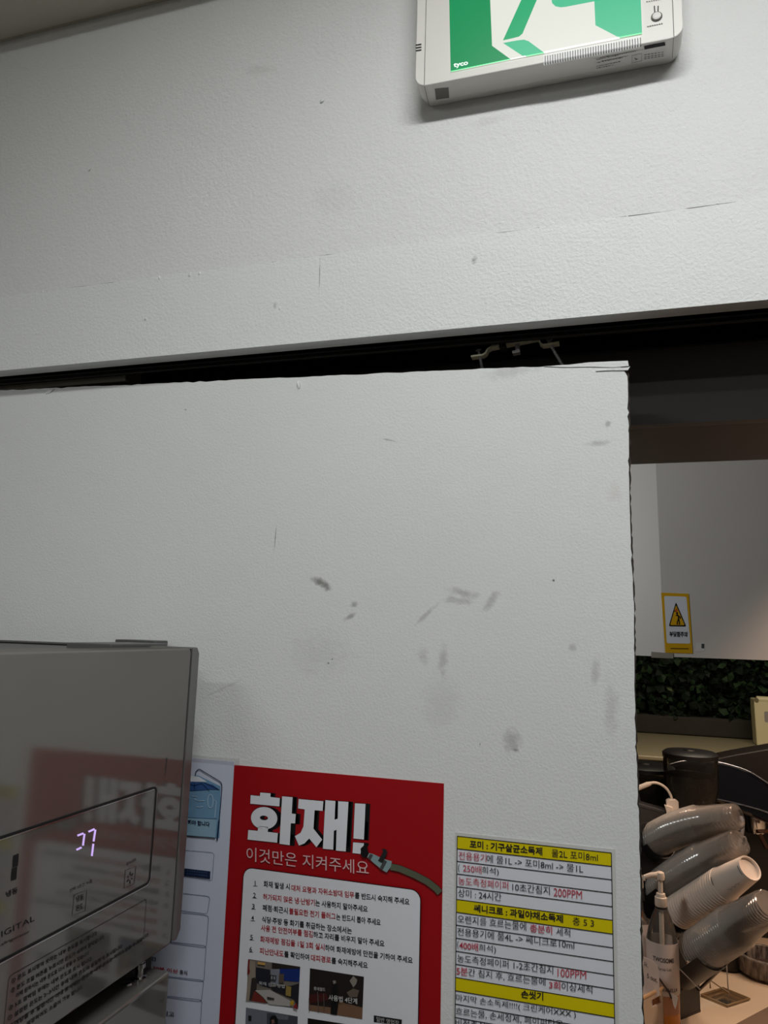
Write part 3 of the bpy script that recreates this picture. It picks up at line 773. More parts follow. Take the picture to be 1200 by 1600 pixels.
for m_, s_, x0, y0, x1, y1, bo in (
    (K_, '포미 : 기구살균소독제', 183, 158, 652, 207, .025), (K_, '물2L 포미8ml', 712, 216, 1010, 246, 0),
    (R_, '전용용기', 112, 232, 290, 250, 0), (K_, '에 물1L -> 포미8ml -> 물1L', 292, 252, 915, 320, 0),
    (K_, '(', 108, 313, 118, 314, 0), (R_, '250배', 140, 312, 258, 327, 0), (K_, '희석)', 262, 328, 370, 340, 0),
    (R_, '농도측정페이퍼', 110, 395, 432, 428, 0), (K_, '10초간침지', 458, 434, 700, 460, 0), (R_, '200PPM', 725, 468, 908, 488, 0),
    (K_, '상미 : 24시간', 108, 472, 387, 503, 0),
    (K_, '쎄니크로 : 과일야채소독제', 208, 572, 786, 642, .025), (K_, '충 5 3', 848, 655, 985, 670, 0),
    (K_, '오렌지를 흐르는물에', 105, 640, 548, 692, 0), (R_, '충분히', 572, 700, 715, 717, .012), (K_, '세척', 742, 722, 832, 732, 0),
    (K_, '전용용기에 물4L -> 쎄니크로10ml', 103, 722, 858, 812, 0),
    (K_, '(', 102, 808, 112, 809, 0), (R_, '400배', 115, 810, 237, 826, .012), (K_, '희석)', 242, 828, 352, 842, 0),
    (K_, '농도측정페이퍼 1-2초간침지', 103, 895, 722, 972, 0), (R_, '100PPM', 750, 988, 935, 1006, 0),
    (R_, '5분', 97, 976, 170, 985, .01), (K_, '간 침지 후, 흐르는물에', 174, 986, 672, 1050, 0), (R_, '3회', 695, 1066, 768, 1075, .01), (K_, '이상세척', 776, 1076, 975, 1098, 0),
    (K_, '손씻기', 515, 1125, 658, 1143, .025),
    (K_, '마지막 손소독제!!!!( 크린케어XXX )', 95, 1152, 868, 1262, 0), (K_, '흐르는물, 손세정제, 페이퍼타올', 93, 1238, 785, 1325, 0), (K_, '비접촉식', 92, 1312, 280, 1335, 0)):
    pr.text('black_lettering' if m_ is K_ else 'red_lettering', m_, s_, D_(x0, y0), D_(x1, y1), (12.6 if len(s_) > 1 else 13), bo, 4)
pr.done()

# ================================================================== WHITE NOTICE BEHIND THE FRIDGE
nx1 = xa - 0.0004; nx0 = nx1 - 0.20; nz1 = atY(355, 1189, YD).z; nz0 = nz1 - 0.29
note = thing('heat_notice', 'white notice with a blue parasol picture and outlined boxes, behind the steel refrigerator', 'notice', ((nx0 + nx1) / 2, YD - 0.0005, nz0))
bm = bmesh.new(); box(bm, nx0, nx1, YD - 0.0005, YD - 0.0001, nz0, nz1); obj('sheet', bm, mat('notice_paper', rgb(208, 214, 232), 0.35, vary=0.03), note)
bm = bmesh.new(); box(bm, nx0, nx1 + 0.006, YD - 0.00075, YD - 0.0005, nz1 - 0.004, nz1 + 0.0035); obj('clear_film', bm, clear('film', (0.96, 0.96, 0.96, 1), 0.1, 0.08), note)
PN = Plane('Y', YD - 0.0005, (0, -1, 0)); pr = Print(PN, note); N6 = zm(290, 1180, 7.62)
blu = mat('pale_blue_print', rgb(120, 162, 196), 0.4, vary=0.12, scale=60); nav = mat('navy_print', rgb(26, 38, 70), 0.45, vary=0.05); navl = mat('navy_line', rgb(60, 84, 120), 0.45, vary=0.05); par = mat('parasol_blue', rgb(58, 92, 150), 0.4, vary=0.1, scale=60)
pr.poly('picture', blu, [N6(-700, 250), N6(60, 250), N6(150, 240), N6(420, 370), N6(405, 985), N6(370, 985), N6(-760, 850)], 1)
pr.poly('parasol', wp, [N6(-250, 270), N6(60, 242), N6(160, 255), N6(260, 315), N6(-250, 315)], 2)
pr.poly('parasol', par, [N6(-250, 310), N6(60, 312), N6(200, 318), N6(330, 352), N6(405, 408), N6(290, 405), N6(200, 415), N6(100, 420), N6(-200, 420)], 3)
for l_ in ([(60, 340), (100, 362), (200, 335)], [(112, 318), (108, 420)], [(200, 335), (290, 425)], [(230, 325), (410, 410)]): pr.pline('parasol_rib', nav, [N6(*p) for p in l_], 0.8, 4)
pr.pline('parasol_pole', nav, smoothpath([Vector(N6(*p)) for p in ((122, 240), (130, 195), (170, 165), (230, 200), (380, 290), (425, 325), (437, 380), (425, 560), (405, 780))], 6), 1.3, 4)
pr.pline('parasol_pole', nav, [N6(405, 775), N6(382, 1010)], 2.2, 5)
lb = mat('light_blue_line', rgb(176, 204, 226), 0.4, vary=0.05)
for l_ in ([(80, 485), (140, 490), (110, 520), (160, 545), (230, 540)], [(135, 610), (170, 620), (210, 605)], [(350, 530), (370, 550), (352, 740)]): pr.pline('sketch', lb, [N6(*p) for p in l_], 1.2, 3)
pr.pline('sketch', lb, [N6(*p) for p in ell(300, 545, 32, 80)], 1.2, 3, True)
pr.poly('text_box', mat('box_blue', rgb(150, 186, 208), 0.4, vary=0.05), [N6(-700, 700), N6(385, 755), N6(365, 978), N6(-720, 890)], 6)
pr.pline('text_box_line', nav, [N6(-700, 700), N6(385, 755), N6(365, 978), N6(-720, 890)], 0.5, 7, True)
pr.text('lettering', nav, '준수를 해야 합니다', N6(-120, 770), N6(298, 818), 7.5, 0.03, 8)
pr.pline('text_box_line', navl, [N6(-100, 1120), N6(320, 1158), N6(342, 1180), N6(318, 1478), N6(300, 1490), N6(-120, 1430)], 0.6, 2)
pr.poly('caption_box', nav, [N6(-90, 1335), N6(300, 1380), N6(296, 1470), N6(-94, 1420)], 3)
for j in range(2):
    for i in range(9): pr.line('small_print', navl, N6(20 + i * 28, 1372 + i * 3 + j * 34), N6(38 + i * 28, 1374 + i * 3 + j * 34), 2.0, 4)
Lz = zm(240, 1380, 7.27)
ys = [(115, 345, 640), (335, 728, 626), (680, 1115, 598), (1075, 1342, 570), (1300, 1760, 550)]
for ya, yb, xe in ys:
    sk = 0.115; xs_ = -1100
    tr_ = [(xs_, ya + sk * (xs_ - 350)), (xe - 30, ya + sk * (xe - 380)), (xe - 6, ya + sk * (xe - 350) + 8), (xe, ya + sk * (xe - 350) + 30), (xe - 22, yb - 30), (xe - 32, yb - 6), (xe - 60, yb), (xs_, yb - 0.13 * (xe - xs_))]
    pr.pline('text_box_line', navl, [Lz(*p) for p in tr_], 0.7, 2)
pr.text('lettering', red_ink, '2시간 마다 20분 이상', Lz(-330, 905), Lz(283, 1000), 6.5, 0.02, 3); pr.text('lettering', ink, '휴식', Lz(300, 1005), Lz(386, 1016), 7.5, 0.02, 3)
pr.text('lettering', ink, '작업 중지 및 신고', Lz(-280, 1425), Lz(240, 1486), 7.5, 0.02, 3); pr.text('lettering', ink, '휴식시간', Lz(-200, 820), Lz(36, 862), 6.5, 0.02, 3)
pr.done()

# ================================================================== REFRIGERATOR
XF = -0.408 * 0.9733; KS = 0.9733
fz = lambda v: v * 0.9733 + H
fr = thing('refrigerator', 'brushed stainless steel upright commercial refrigerator standing against the white door', 'refrigerator', (-0.75, 0.37, 0.0))
ss = steel('brushed_steel', (0.33, 0.312, 0.295, 1), (0.185, 0.178, 0.165, 1), 0.085, 0.52)
ss2 = steel('edge_steel', (0.34, 0.34, 0.33, 1), (0.16, 0.16, 0.155, 1), 0.25, 0.5)
blk = mat('black_gap', rgb(12, 12, 13), 0.7, vary=0.1)
FT, FB = -0.0215, -0.3006
Y0 = 0.05; YG = 0.678 * KS; YE = 0.6935 * KS
bm = bmesh.new(); prism(bm, [Vector((XF, y, zz)) for y, zz in rrect(Y0, fz(FB), YG - 0.0016, fz(FT), 0.004, 4)], (-0.045, 0, 0)); obj('control_panel', bm, ss, fr, bevel=0.0016)
# side wall with chamfered foot, black gasket gap between
bm = bmesh.new(); prism(bm, [Vector((XF - 0.0005, YG + 0.0012, fz(FB) + 0.001)), Vector((XF - 0.0005, YE - 0.006, fz(FB) - 0.001)), Vector((XF - 0.0005, YE, fz(FB) + 0.007)), Vector((XF - 0.0005, YE, fz(FT) - 0.005)), Vector((XF - 0.0005, YE - 0.004, fz(FT) + 0.001)), Vector((XF - 0.0005, YG + 0.0012, fz(FT) + 0.001))], (-0.62, 0, 0))
obj('side_wall', bm, ss2, fr, bevel=0.0012)
bm = bmesh.new(); box(bm, XF - 0.62, XF - 0.002, YG - 0.001, YG + 0.0018, fz(FB), fz(FT) - 0.0006); obj('gasket', bm, blk, fr)
bm = bmesh.new(); box(bm, XF - 0.62, XF - 0.046, Y0, YG, 0.10, fz(FT) - 0.002); obj('cabinet', bm, ss2, fr)
bm = bmesh.new(); box(bm, XF - 0.046, XF - 0.038, Y0, YG, fz(-0.345), fz(FB)); obj('shadow_gap', bm, blk, fr)
bm = bmesh.new(); box(bm, XF - 0.60, XF - 0.03, Y0 + 0.01, YE, 0.08, fz(FB) - 0.010); obj('lower_cabinet', bm, blk, fr)
for xx in (XF - 0.09, XF - 0.56):
    for yy in (Y0 + 0.06, YG - 0.05):
        bm = bmesh.new(); lathe(bm, [(0.0, 0.0), (0.025, 0.0), (0.025, 0.015), (0.015, 0.02), (0.015, 0.10), (0.0, 0.10)], (xx, yy, 0.0), seg=16); obj('foot', bm, ss2, fr, smooth=True)
# lower door, proud of the panel
DZ = -0.3225; XD = XF + 0.003
bm = bmesh.new(); box(bm, XD - 0.036, XD, Y0 + 0.02, 0.6735 * KS, 0.98, fz(DZ)); obj('door', bm, ss, fr, bevel=0.003)
bm = bmesh.new(); box(bm, XD - 0.036, XD, Y0 + 0.02, 0.6735 * KS, 0.12, 0.972); obj('door', bm, ss, fr, bevel=0.003)
# hinge bolt
chrome = mat('chrome', rgb(200, 200, 200), 0.15, metal=1.0, vary=0.05)
hp = atZ(217, 1529, DZ * KS); bm = bmesh.new()
lathe(bm, [(0, 0), (0.0070, 0), (0.0070, 0.0015), (0.0036, 0.0022), (0.0036, 0.009), (0.0050, 0.0095), (0.0050, 0.013), (0.0036, 0.0135), (0.0036, 0.024), (0, 0.024)], hp, seg=18); obj('hinge_pin', bm, chrome, fr, smooth=True)
bm = bmesh.new(); b2 = hp + Vector((-0.012, 0.012, 0.016)); box(bm, b2.x - 0.02, b2.x + 0.008, b2.y - 0.012, b2.y + 0.006, b2.z, b2.z + 0.006); obj('hinge_bracket', bm, chrome, fr, bevel=0.001)
hp2 = atZ(199, 1538, DZ * KS); bm = bmesh.new(); lathe(bm, [(0, 0.0014), (0.0034, 0.0012), (0.0042, 0)], hp2, seg=14); obj('hinge_screw', bm, chrome, fr, smooth=True)
# top fittings
bm = bmesh.new(); a = atX(173, 1012, XF - 0.05); b = atX(262, 1010, XF - 0.05); box(bm, XF - 0.10, XF - 0.05, a.y, b.y, fz(FT) - 0.003, fz(FT) + 0.0032); obj('top_bracket', bm, mat('grey_bracket', rgb(104, 104, 104), 0.5, metal=0.5, vary=0.1), fr, bevel=0.001)
bm = bmesh.new(); a = atX(241, 1010, XF - 0.07); b = atX(262, 1010, XF - 0.07); box(bm, XF - 0.12, XF - 0.07, a.y, b.y, fz(FT), fz(FT) + 0.0055); obj('top_bracket', bm, MC['grey_bracket'], fr, bevel=0.001)
# printed control field
FPn = Plane('X', XF, (1, 0, 0)); pr = Print(FPn, fr)


def fring(name, m, u0, v0, u1, v1, r_, w, layer):
    u0, u1 = u0 * KS, u1 * KS
    o_ = rrect(u0, v0, u1, v1, r_); i_ = rrect(u0 + w, v0 + w, u1 - w, v1 - w, max(r_ - w, 0.0003)); nn = len(o_)
    for k in range(nn):
        j = (k + 1) % nn; pr.wpoly(name, m, [(XF, o_[k][0], fz(o_[k][1])), (XF, o_[j][0], fz(o_[j][1])), (XF, i_[j][0], fz(i_[j][1])), (XF, i_[k][0], fz(i_[k][1]))], layer)


fring('control_border_highlight', chrome, 0.20, -0.2346, 0.6334, -0.1482, 0.0065, 0.0022, 1)
fring('control_border', blk, 0.20, -0.2334, 0.6326, -0.1474, 0.006, 0.0021, 2)
thin = mat('thin_print', rgb(15, 12, 14), 0.6, vary=0.1)
fring('notice_border', thin, 0.4655, -0.2795, 0.6294, -0.2455, 0.003, 0.0004, 1)
led = mat('led_lavender', (0.02, 0.02, 0.02, 1), 0.4, emit=rgb(205, 175, 245), estr=1.0)
E8 = zm(100, 1280, 8)
for a_, b_ in (((165, 205), (242, 176)), ((254, 182), (234, 330)), ((152, 383), (217, 352)), ((303, 157), (380, 122)), ((390, 130), (367, 278)), ((364, 306), (345, 460))):
    pr.line('led_segment', led, E8(*a_), E8(*b_), 3.0, 1)
O3 = zm(0, 1280, 3.158)
for g in ([(64, 180), (92, 168), (88, 230), (60, 240)], [(57, 244), (84, 234), (79, 296), (52, 304)]): pr.poly('led_bar', blk, [O3(*p) for p in g], 1)
pr.text('lettering', thin, '냉동', O3(28, 372), O3(86, 348), 9.5, 0.02, 1)
pr.text('lettering', thin, 'SMART & DIGITAL', O3(-330, 735), O3(170, 486), 9.5, 0.0, 1); pr.text('lettering', thin, 'Commercial Refrigerator', O3(-210, 722), O3(146, 553), 6.0, 0.0, 1)
pr.pline('button_outline', thin, [E8(125, 945), E8(285, 885), E8(262, 1145), E8(100, 1205)], 0.7, 1, True)
pr.text('lettering', thin, '냉동', E8(148, 1003), E8(243, 965), 9.5, 0.01, 1); pr.text('lettering', thin, '온도', E8(146, 1118), E8(238, 1080), 9.0, 0.01, 1); pr.text('lettering', thin, '선택 3초간 누름', E8(68, 893), E8(350, 768), 5.5, 0.0, 1)
pr.pline('button_outline', thin, [E8(765, 640), E8(897, 585), E8(875, 805), E8(748, 865)], 0.7, 1, True)
for dx, dy in ((4, -75), (38, -55), (34, 16), (0, 78), (-38, 52), (-34, -14)): pr.line('snow_mark', thin, E8(822 + dx * .4, 730 + dy * .4), E8(822 + dx, 730 + dy), 1.5, 1)
pr.text('lettering', thin, '급속냉동', E8(778, 562), E8(902, 498), 5.0, 0.0, 1)
Q6 = zm(0, 1420, 6)
for s_, x0, y0, x1, y1 in (
    ('① 온도 표시창의 숫자는 내부 온도를 표시합니다', 105, 680, 905, 225), ('② 온도 조절 버튼을 누르시면 온도가 바뀌며 깜박입니다', 100, 770, 972, 260),
    ('이때 원하시는 내부 온도로 다시 맞출 수 있습니다', 148, 815, 832, 408), ('③ 5초 깜박임 후에는 내부 온도로 표시 됩니다', 80, 935, 858, 462),
    ('④ 설정된 온도는 2~3시간 후에 내부 온도와 동일하게 표시됩니다', 70, 1030, 1145, 345), ('⑤ 문 여닫음 후 일정시간 이내 표시되는 온도와 내부 온도는 차이가 있을 수 있습니다', 10, 1160, 1390, 240),
    ('⑥ 설정하여도 소음이 가능 합니다', 190, 1120, 770, 730)):
    pr.text('fine_lettering', thin, s_, Q6(x0, y0), Q6(x1, y1), 7.2, 0.02, 1)
smear = mat('steel_smear', rgb(58, 56, 54), 0.5, vary=0.3)
pr.poly('scratch', smear, [O3(821, -215 + -90), O3(826, -300), O3(820, -250), O3(810, -200)], 1)
pr.done()

# ================================================================== BULKHEAD SIGN, STICKER, TAPE
LP = Lean(); W8 = zm(1020, 915, 13.333)


def slab(name, pts_, th, m, parent=None):
    bm = bmesh.new(); prism(bm, [LP.P(*p, off=th) for p in pts_], -LP.n * th); return obj(name, bm, m, parent)


def rq(c, r_):                                # rounded quad in px
    out = []; n_ = len(c); c = [Vector(p) for p in c]
    for i in range(n_):
        p, a_, b_ = c[i], c[i - 1], c[(i + 1) % n_]
        u1 = p + (a_ - p).normalized() * r_; u2 = p + (b_ - p).normalized() * r_
        for k in range(5):
            t = k / 4; out.append((1 - t) ** 2 * u1 + 2 * t * (1 - t) * p + t * t * u2)
    return out


org = LP.P(1060, 1020)
hb = thing('warning_sign', 'small yellow and white head-bump warning sign on the white bulkhead', 'sign', org)
ysn = mat('sign_yellow', rgb(230, 175, 20), 0.4, vary=0.04)
slab('plate', [W8(172, 148), W8(745, 172), W8(832, 1415), W8(262, 1400)], 0.0012, ysn, hb)
Lp = Lean(); Lp.o = Lp.o + Lp.n * 0.0012
pr = Print(Lp, hb)
pr.poly('white_field', wp, [tuple(p) for p in rq([W8(235, 215), W8(700, 232), W8(785, 1210), W8(290, 1200)], 3)], 1)
tri = [W8(480, 342), W8(700, 855), W8(330, 850)]
pr.poly('triangle', bk, [tuple(p) for p in rq(tri, 3)], 2); pr.poly('triangle_field', ysn, [tuple(p) for p in rq([W8(482, 405), W8(664, 825), W8(362, 822)], 2)], 3)
pr.poly('figure', bk, [W8(*p) for p in ell(505, 575, 20, 24)], 4); pr.pline('figure', bk, [W8(500, 600), W8(540, 650), W8(530, 720)], 2.4, 4); pr.pline('figure', bk, [W8(530, 710), W8(510, 760), W8(508, 815)], 1.8, 4)
pr.pline('figure', bk, [W8(540, 710), W8(552, 760), W8(556, 815)], 1.8, 4); pr.pline('figure', bk, [W8(480, 620), W8(540, 630), W8(575, 660), W8(565, 695)], 1.5, 4)
pr.line('figure', bk, W8(425, 530), W8(500, 540), 1.4, 4); pr.poly('spark', mat('spark_orange', rgb(220, 90, 30), 0.5, vary=0.05), [W8(455, 520), W8(490, 470), W8(520, 520), W8(490, 560)], 4)
pr.text('lettering', bk, '부딪힘주의', W8(345, 1012), W8(718, 1018), 8.6, 0.035, 3); pr.pline('small_print', mat('brown_print', rgb(110, 80, 10), 0.5, vary=0.05), [W8(370, 1310), W8(740, 1315)], 1.6, 2)
pr.done()
stk = tag(slab('barcode_sticker', [W8(900, 1185), W8(1075, 1195), W8(1080, 1370), W8(890, 1372)], 0.0004, pale), 'tiny white barcode sticker on the bulkhead beside the warning sign', 'sticker')
stk2 = obj('print', (lambda bm: (prism(bm, [LP.P(*W8(*p), off=0.0007) for p in ((1015, 1210), (1068, 1215), (1068, 1310), (1010, 1305))], LP.n * 0.0001), bm)[1])(bmesh.new()), greyline, stk)
tp_ = tag(slab('tape_strip', [(1017.5, 1018.5), (1052, 1021), (1052, 1029), (1017.5, 1027.5)], 0.0016, mat('tape', rgb(168, 160, 146), 0.25, vary=0.1)), 'short piece of clear tape on the lower edge of the white bulkhead', 'tape')

# ================================================================== HEDGE, PLANTER, SHELF, DISPENSER BOX (room beyond)
YP = 3.75
zl0 = atY(1100, 1151, YP).z; zl1 = atY(1100, 1122, YP).z
planter = tag(obj('planter_trough', (lambda bm: (box(bm, -1.4, 2.2, YP, YP + 0.34, zl0, zl1), bm)[1])(bmesh.new()), mat('dark_felt', rgb(64, 62, 56), 0.95, bump=0.002, scale=70, vary=0.4), bevel=0.01),
              'long dark felt planter trough under the green foliage', 'planter')
bm = bmesh.new(); leafmats = [mat('leaf_dark', rgb(24, 36, 26), 0.6, vary=0.3, spec=0.2), mat('leaf_mid', rgb(46, 70, 44), 0.6, vary=0.3, spec=0.2), mat('leaf_pale', rgb(120, 134, 98), 0.6, vary=0.3, spec=0.2)]
for i in range(5200):
    x = random.uniform(-1.3, 2.1); zz = zl1 + random.uniform(0.004, 0.70) ; y = YP + 0.04 + random.uniform(0.0, 0.26)
    if random.random() < .25: x = random.uniform(0.0, 1.1); zz = zl1 + random.uniform(0, 0.34); y = YP + random.uniform(0, .1)
    l_ = random.uniform(0.022, 0.052); w_ = l_ * random.uniform(0.3, 0.5)
    mt_ = Matrix.Translation((x, y, zz)) @ Matrix.Rotation(random.uniform(-1.2, 1.2), 4, 'X') @ Matrix.Rotation(random.uniform(0, 6.28), 4, 'Y') @ Matrix.Rotation(random.uniform(-.8, .8), 4, 'Z')
    vs = [bm.verts.new(mt_ @ Vector(p)) for p in ((0, 0, 0), (w_, -.004, l_ * .4), (w_ * .6, 0, l_ * .8), (0, .006, l_), (-w_ * .6, 0, l_ * .8), (-w_, -.004, l_ * .4))]
    f = bm.faces.new(vs); f.material_index = 0 if random.random() < .74 else (1 if random.random() < .965 else 2)
hedge = obj('artificial_foliage', bm, leafmats); hedge['kind'] = 'stuff'; hedge['label'] = 'dark green artificial foliage growing above the planter trough'; hedge['category'] = 'foliage'
ZS = zl0 - 0.001 - H
shy = atZ(1080, 1186, ZS).y
bm = bmesh.new(); box(bm, -1.4, 2.2, shy, YP + 0.34, ZS + H - 0.016, ZS + H)
shelf = thing('bar_shelf', 'cream stone bar top below the planter, behind the coffee grinders', 'shelf', (0.4, YP, 0))
obj('top', bm, mat('cream_stone', rgb(178, 168, 138), 0.25, vary=0.15, scale=40), shelf, bevel=0.004)
bm = bmesh.new(); box(bm, -1.4, 2.2, shy + 0.04, YP + 0.34, 0, ZS + H - 0.016); obj('front', bm, mat('bar_front', rgb(150, 142, 118), 0.6, vary=0.2), shelf)
# cream dispenser with rolled top
YB = 3.55; bl = lambda x, y: atY(x, y, YB)
db = thing('cream_dispenser_box', 'cream box with a rolled top and grey window standing on the bar top', 'box', Vector((bl(1200, 1154).x, YB, ZS + H)))
bm = bmesh.new(); p0 = bl(1177, 1092); p1 = bl(1182, 1150); w = 0.10
prism(bm, [Vector((p1.x, YB, ZS + H)), Vector((p0.x + 0.002, YB, p0.z - 0.03)), Vector((p0.x + 0.002, YB, p0.z)), Vector((p0.x + w, YB, p0.z)), Vector((p0.x + w, YB, ZS + H))], (0, 0.09, 0))
crm = mat('cream_plastic', rgb(226, 216, 176), 0.4, vary=0.06); obj('body', bm, crm, db, bevel=0.004)
bm = bmesh.new(); tube(bm, [(p0.x + 0.014, YB + 0.012, p0.z - 0.002), (p0.x + w + 0.004, YB + 0.012, p0.z - 0.002)], 0.014, 16); obj('rolled_top', bm, crm, db, smooth=True)
bm = bmesh.new(); pw = bl(1194, 1113); prism(bm, [Vector((x, YB - 0.001, zz)) for x, zz in rrect(pw.x, pw.z - 0.04, pw.x + 0.06, pw.z + 0.004, 0.006)], (0, 0.001, 0)); obj('window', bm, mat('lilac_grey', rgb(160, 152, 150), 0.3, vary=0.05), db)
bm = bmesh.new(); pe = bl(1176, 1090); tube(bm, [(pe.x + 0.014, YB - 0.003, p0.z - 0.004), (pe.x + 0.014, YB + 0.0, p0.z - 0.004)], 0.009, 16); obj('roll_core', bm, mat('olive_core', rgb(120, 112, 80), 0.6, vary=0.1), db)

# ================================================================== COUNTER
ZC = -0.93
bm = bmesh.new(); box(bm, -1.2, 2.1, 1.86, 2.96, ZC + H - 0.035, ZC + H)
ctr = thing('service_counter', 'pale beige service counter holding cups, syrup bottles and coffee machine', 'counter', (0.4, 2.4, 0))
obj('worktop', bm, mat('beige_counter', rgb(214, 190, 164), 0.4, vary=0.08, scale=30), ctr, bevel=0.006)
bm = bmesh.new(); box(bm, -1.2, 2.1, 1.92, 2.93, 0.0, ZC + H - 0.035); obj('base', bm, M_brown, ctr)
ck = ZC + H
cpoly = [atZ(1150, 1604, ZC), atZ(1200, 1577, ZC), atZ(1260, 1600, ZC), atZ(1200, 1640, ZC)]
bm = bmesh.new(); prism(bm, [p + Vector((0, 0, 0.001)) for p in cpoly], (0, 0, 0.006)); tag(obj('counter_mat', bm, mat('brown_mat', rgb(120, 96, 76), 0.7, vary=0.2), bevel=0.002, loc=cpoly[0]), 'brown mat on the beige counter, only its corner showing', 'mat')

# coffee machine: dark glossy curved hood over a body
YM = 2.74; gm = lambda x, y: atY(x, y, YM)
cm = thing('coffee_machine', 'large black glossy coffee machine with a curved hood on the counter', 'coffee machine', Vector((gm(1200, 1250).x, YM, ck)))
gloss = mat('black_gloss', rgb(20, 22, 30), 0.12, spec=0.6, vary=0.1, coat=0.5)
hood = [(1046, 1194), (1066, 1189), (1090, 1188), (1118, 1190), (1145, 1196), (1170, 1205), (1190, 1217), (1215, 1234), (1250, 1262), (1262, 1300), (1240, 1306), (1190, 1284), (1150, 1268), (1115, 1252), (1080, 1262), (1050, 1262)]
bm = bmesh.new(); prism(bm, [gm(*p) for p in hood], (0, 0.22, 0)); obj('hood', bm, gloss, cm, bevel=0.012)
bm = bmesh.new(); a = gm(1046, 1262); b = gm(1250, 1300); box(bm, a.x, b.x + 0.15, YM + 0.06, YM + 0.22, ck, a.z + 0.02); obj('body', bm, mat('black_body', rgb(16, 14, 15), 0.35, vary=0.2), cm, bevel=0.006)
bm = bmesh.new(); prism(bm, [atY(*p, YM + 0.07) for p in ((1112, 1187), (1150, 1179), (1215, 1168), (1262, 1160), (1262, 1262), (1112, 1262))], (0, 0.12, 0)); obj('top_tray', bm, mat('machine_brown_black', rgb(30, 22, 20), 0.5, vary=0.15), cm, bevel=0.004)
edge_c = mat('blue_chrome', rgb(120, 128, 140), 0.2, metal=1.0, vary=0.05)
bm = bmesh.new(); tube(bm, smoothpath([gm(*p) - Vector((0, 0.003, 0)) for p in hood[:8]], 4), 0.0028, 8); obj('hood_trim', bm, edge_c, cm, smooth=True)
bm = bmesh.new(); tube(bm, smoothpath([gm(*p) - Vector((0, 0.003, 0)) for p in ((1112, 1247), (1150, 1255), (1200, 1270), (1240, 1290))], 4), 0.0022, 8); obj('hood_trim', bm, edge_c, cm, smooth=True)
bm = bmesh.new(); lathe(bm, [(0, 0), (0.03, 0), (0.036, 0.02), (0.036, 0.06), (0, 0.06)], gm(1185, 1306) + Vector((0, 0.05, 0))); obj('group_head', bm, chrome, cm, smooth=True)
bm = bmesh.new(); tube(bm, smoothpath([gm(1155, 1272) - Vector((0, 0.03, 0)), gm(1157, 1290) - Vector((0, 0.04, 0)), gm(1150, 1318) - Vector((0, 0.05, 0))], 6), [0.006] * 13, 8); obj('steam_wand', bm, dsteel, cm, smooth=True)
bm = bmesh.new(); tube(bm, [gm(1178, 1293) - Vector((0, 0.05, 0)), gm(1205, 1296) - Vector((0, 0.02, 0))], 0.006, 8); tube(bm, [gm(1182, 1297) - Vector((0, 0.05, 0)), gm(1192, 1318) - Vector((0, 0.06, 0))], 0.007, 8)
obj('portafilter_handle', bm, mat('copper', rgb(84, 58, 46), 0.3, metal=0.8, vary=0.1), cm, smooth=True)

# grinders with clear bean hoppers
hop_m = clear('hopper_clear', (0.93, 0.91, 0.86, 1), 0.16, 0.02, (0.5, 0.46, 0.4, 1), 0.05)


def grinder(name, label, xc_, ylid, rpx, ybot, Yg, beans):
    c = atY(xc_, ylid + 8, Yg); k = ppm(c); r_ = rpx / k
    g = thing(name, label, 'coffee grinder', (c.x, c.y, ck), 'grinders behind the counter')
    zb_ = atY(xc_, ybot, Yg).z
    bm = bmesh.new(); lathe(bm, [(0.0, 0.012), (r_ * 0.22, 0.012), (r_ * 0.24, 0.009), (r_ * 0.9, 0.007), (r_ * 1.02, 0.0), (r_ * 1.02, -0.012), (r_ * .9, -0.012), (0, -0.010)], c, seg=36); obj('lid', bm, blackp, g, smooth=True)
    bm = bmesh.new(); lathe(bm, [(r_, c.z - 0.012 - c.z), (r_, (zb_ - c.z) * .55), (r_ * .72, (zb_ - c.z))], c, seg=36); obj('hopper', bm, hop_m, g, smooth=True)
    bm = bmesh.new(); zt_ = (zb_ - c.z) * beans; lathe(bm, [(0, zt_ + 0.01), (r_ * .5, zt_ + .006), (r_ * .94, zt_), (r_ * .94, (zb_ - c.z) * .57), (r_ * .66, (zb_ - c.z)), (0, zb_ - c.z)], c, seg=30)
    obj('coffee_beans', bm, mat('beans', rgb(18, 15, 15), 0.4, bump=0.004, scale=110, vary=0.4), g, smooth=True)
    bm = bmesh.new(); box(bm, c.x - r_ * .8, c.x + r_ * .8, c.y - r_ * .7, c.y + r_ * 1.1, ck, zb_); obj('body', bm, blackp, g, bevel=0.012)
    return g


grinder('coffee_grinder', 'black coffee grinder with the taller clear bean hopper, in front of the bar top', 1078, 1169, 40, 1275, 2.58, 0.34)
grinder('coffee_grinder', 'black coffee grinder with the lower clear bean hopper, cut off by the door edge', 1007, 1189, 44, 1268, 2.72, 0.28)

# dark device with white charger and cable
YK = 2.54; kp = lambda x, y, d=0.0: atY(x, y, YK + d)
dv = thing('dark_device_box', 'dark grey box behind the topmost clear cup stack, carrying a white charger', 'box', Vector((kp(1015, 1290).x, YK + 0.02, ck)))
bm = bmesh.new(); prism(bm, [Vector((kp(970, 1250).x, YK, ck)), kp(970, 1250), kp(1000, 1256), kp(1040, 1267), Vector((kp(1040, 1267).x, YK, ck))], (0, 0.05, 0)); obj('case', bm, mat('dark_grey_case', rgb(64, 60, 60), 0.5, vary=0.1), dv, bevel=0.003)
bm = bmesh.new(); prism(bm, [kp(975, 1252, -.0015), kp(1000, 1258.5, -.0015), kp(1036, 1268.5, -.0015), kp(1036, 1270.5, -.0015), kp(1000, 1260.5, -.0015), kp(975, 1254, -.0015)], (0, 0.0015, 0)); obj('edge_line', bm, greyline, dv)
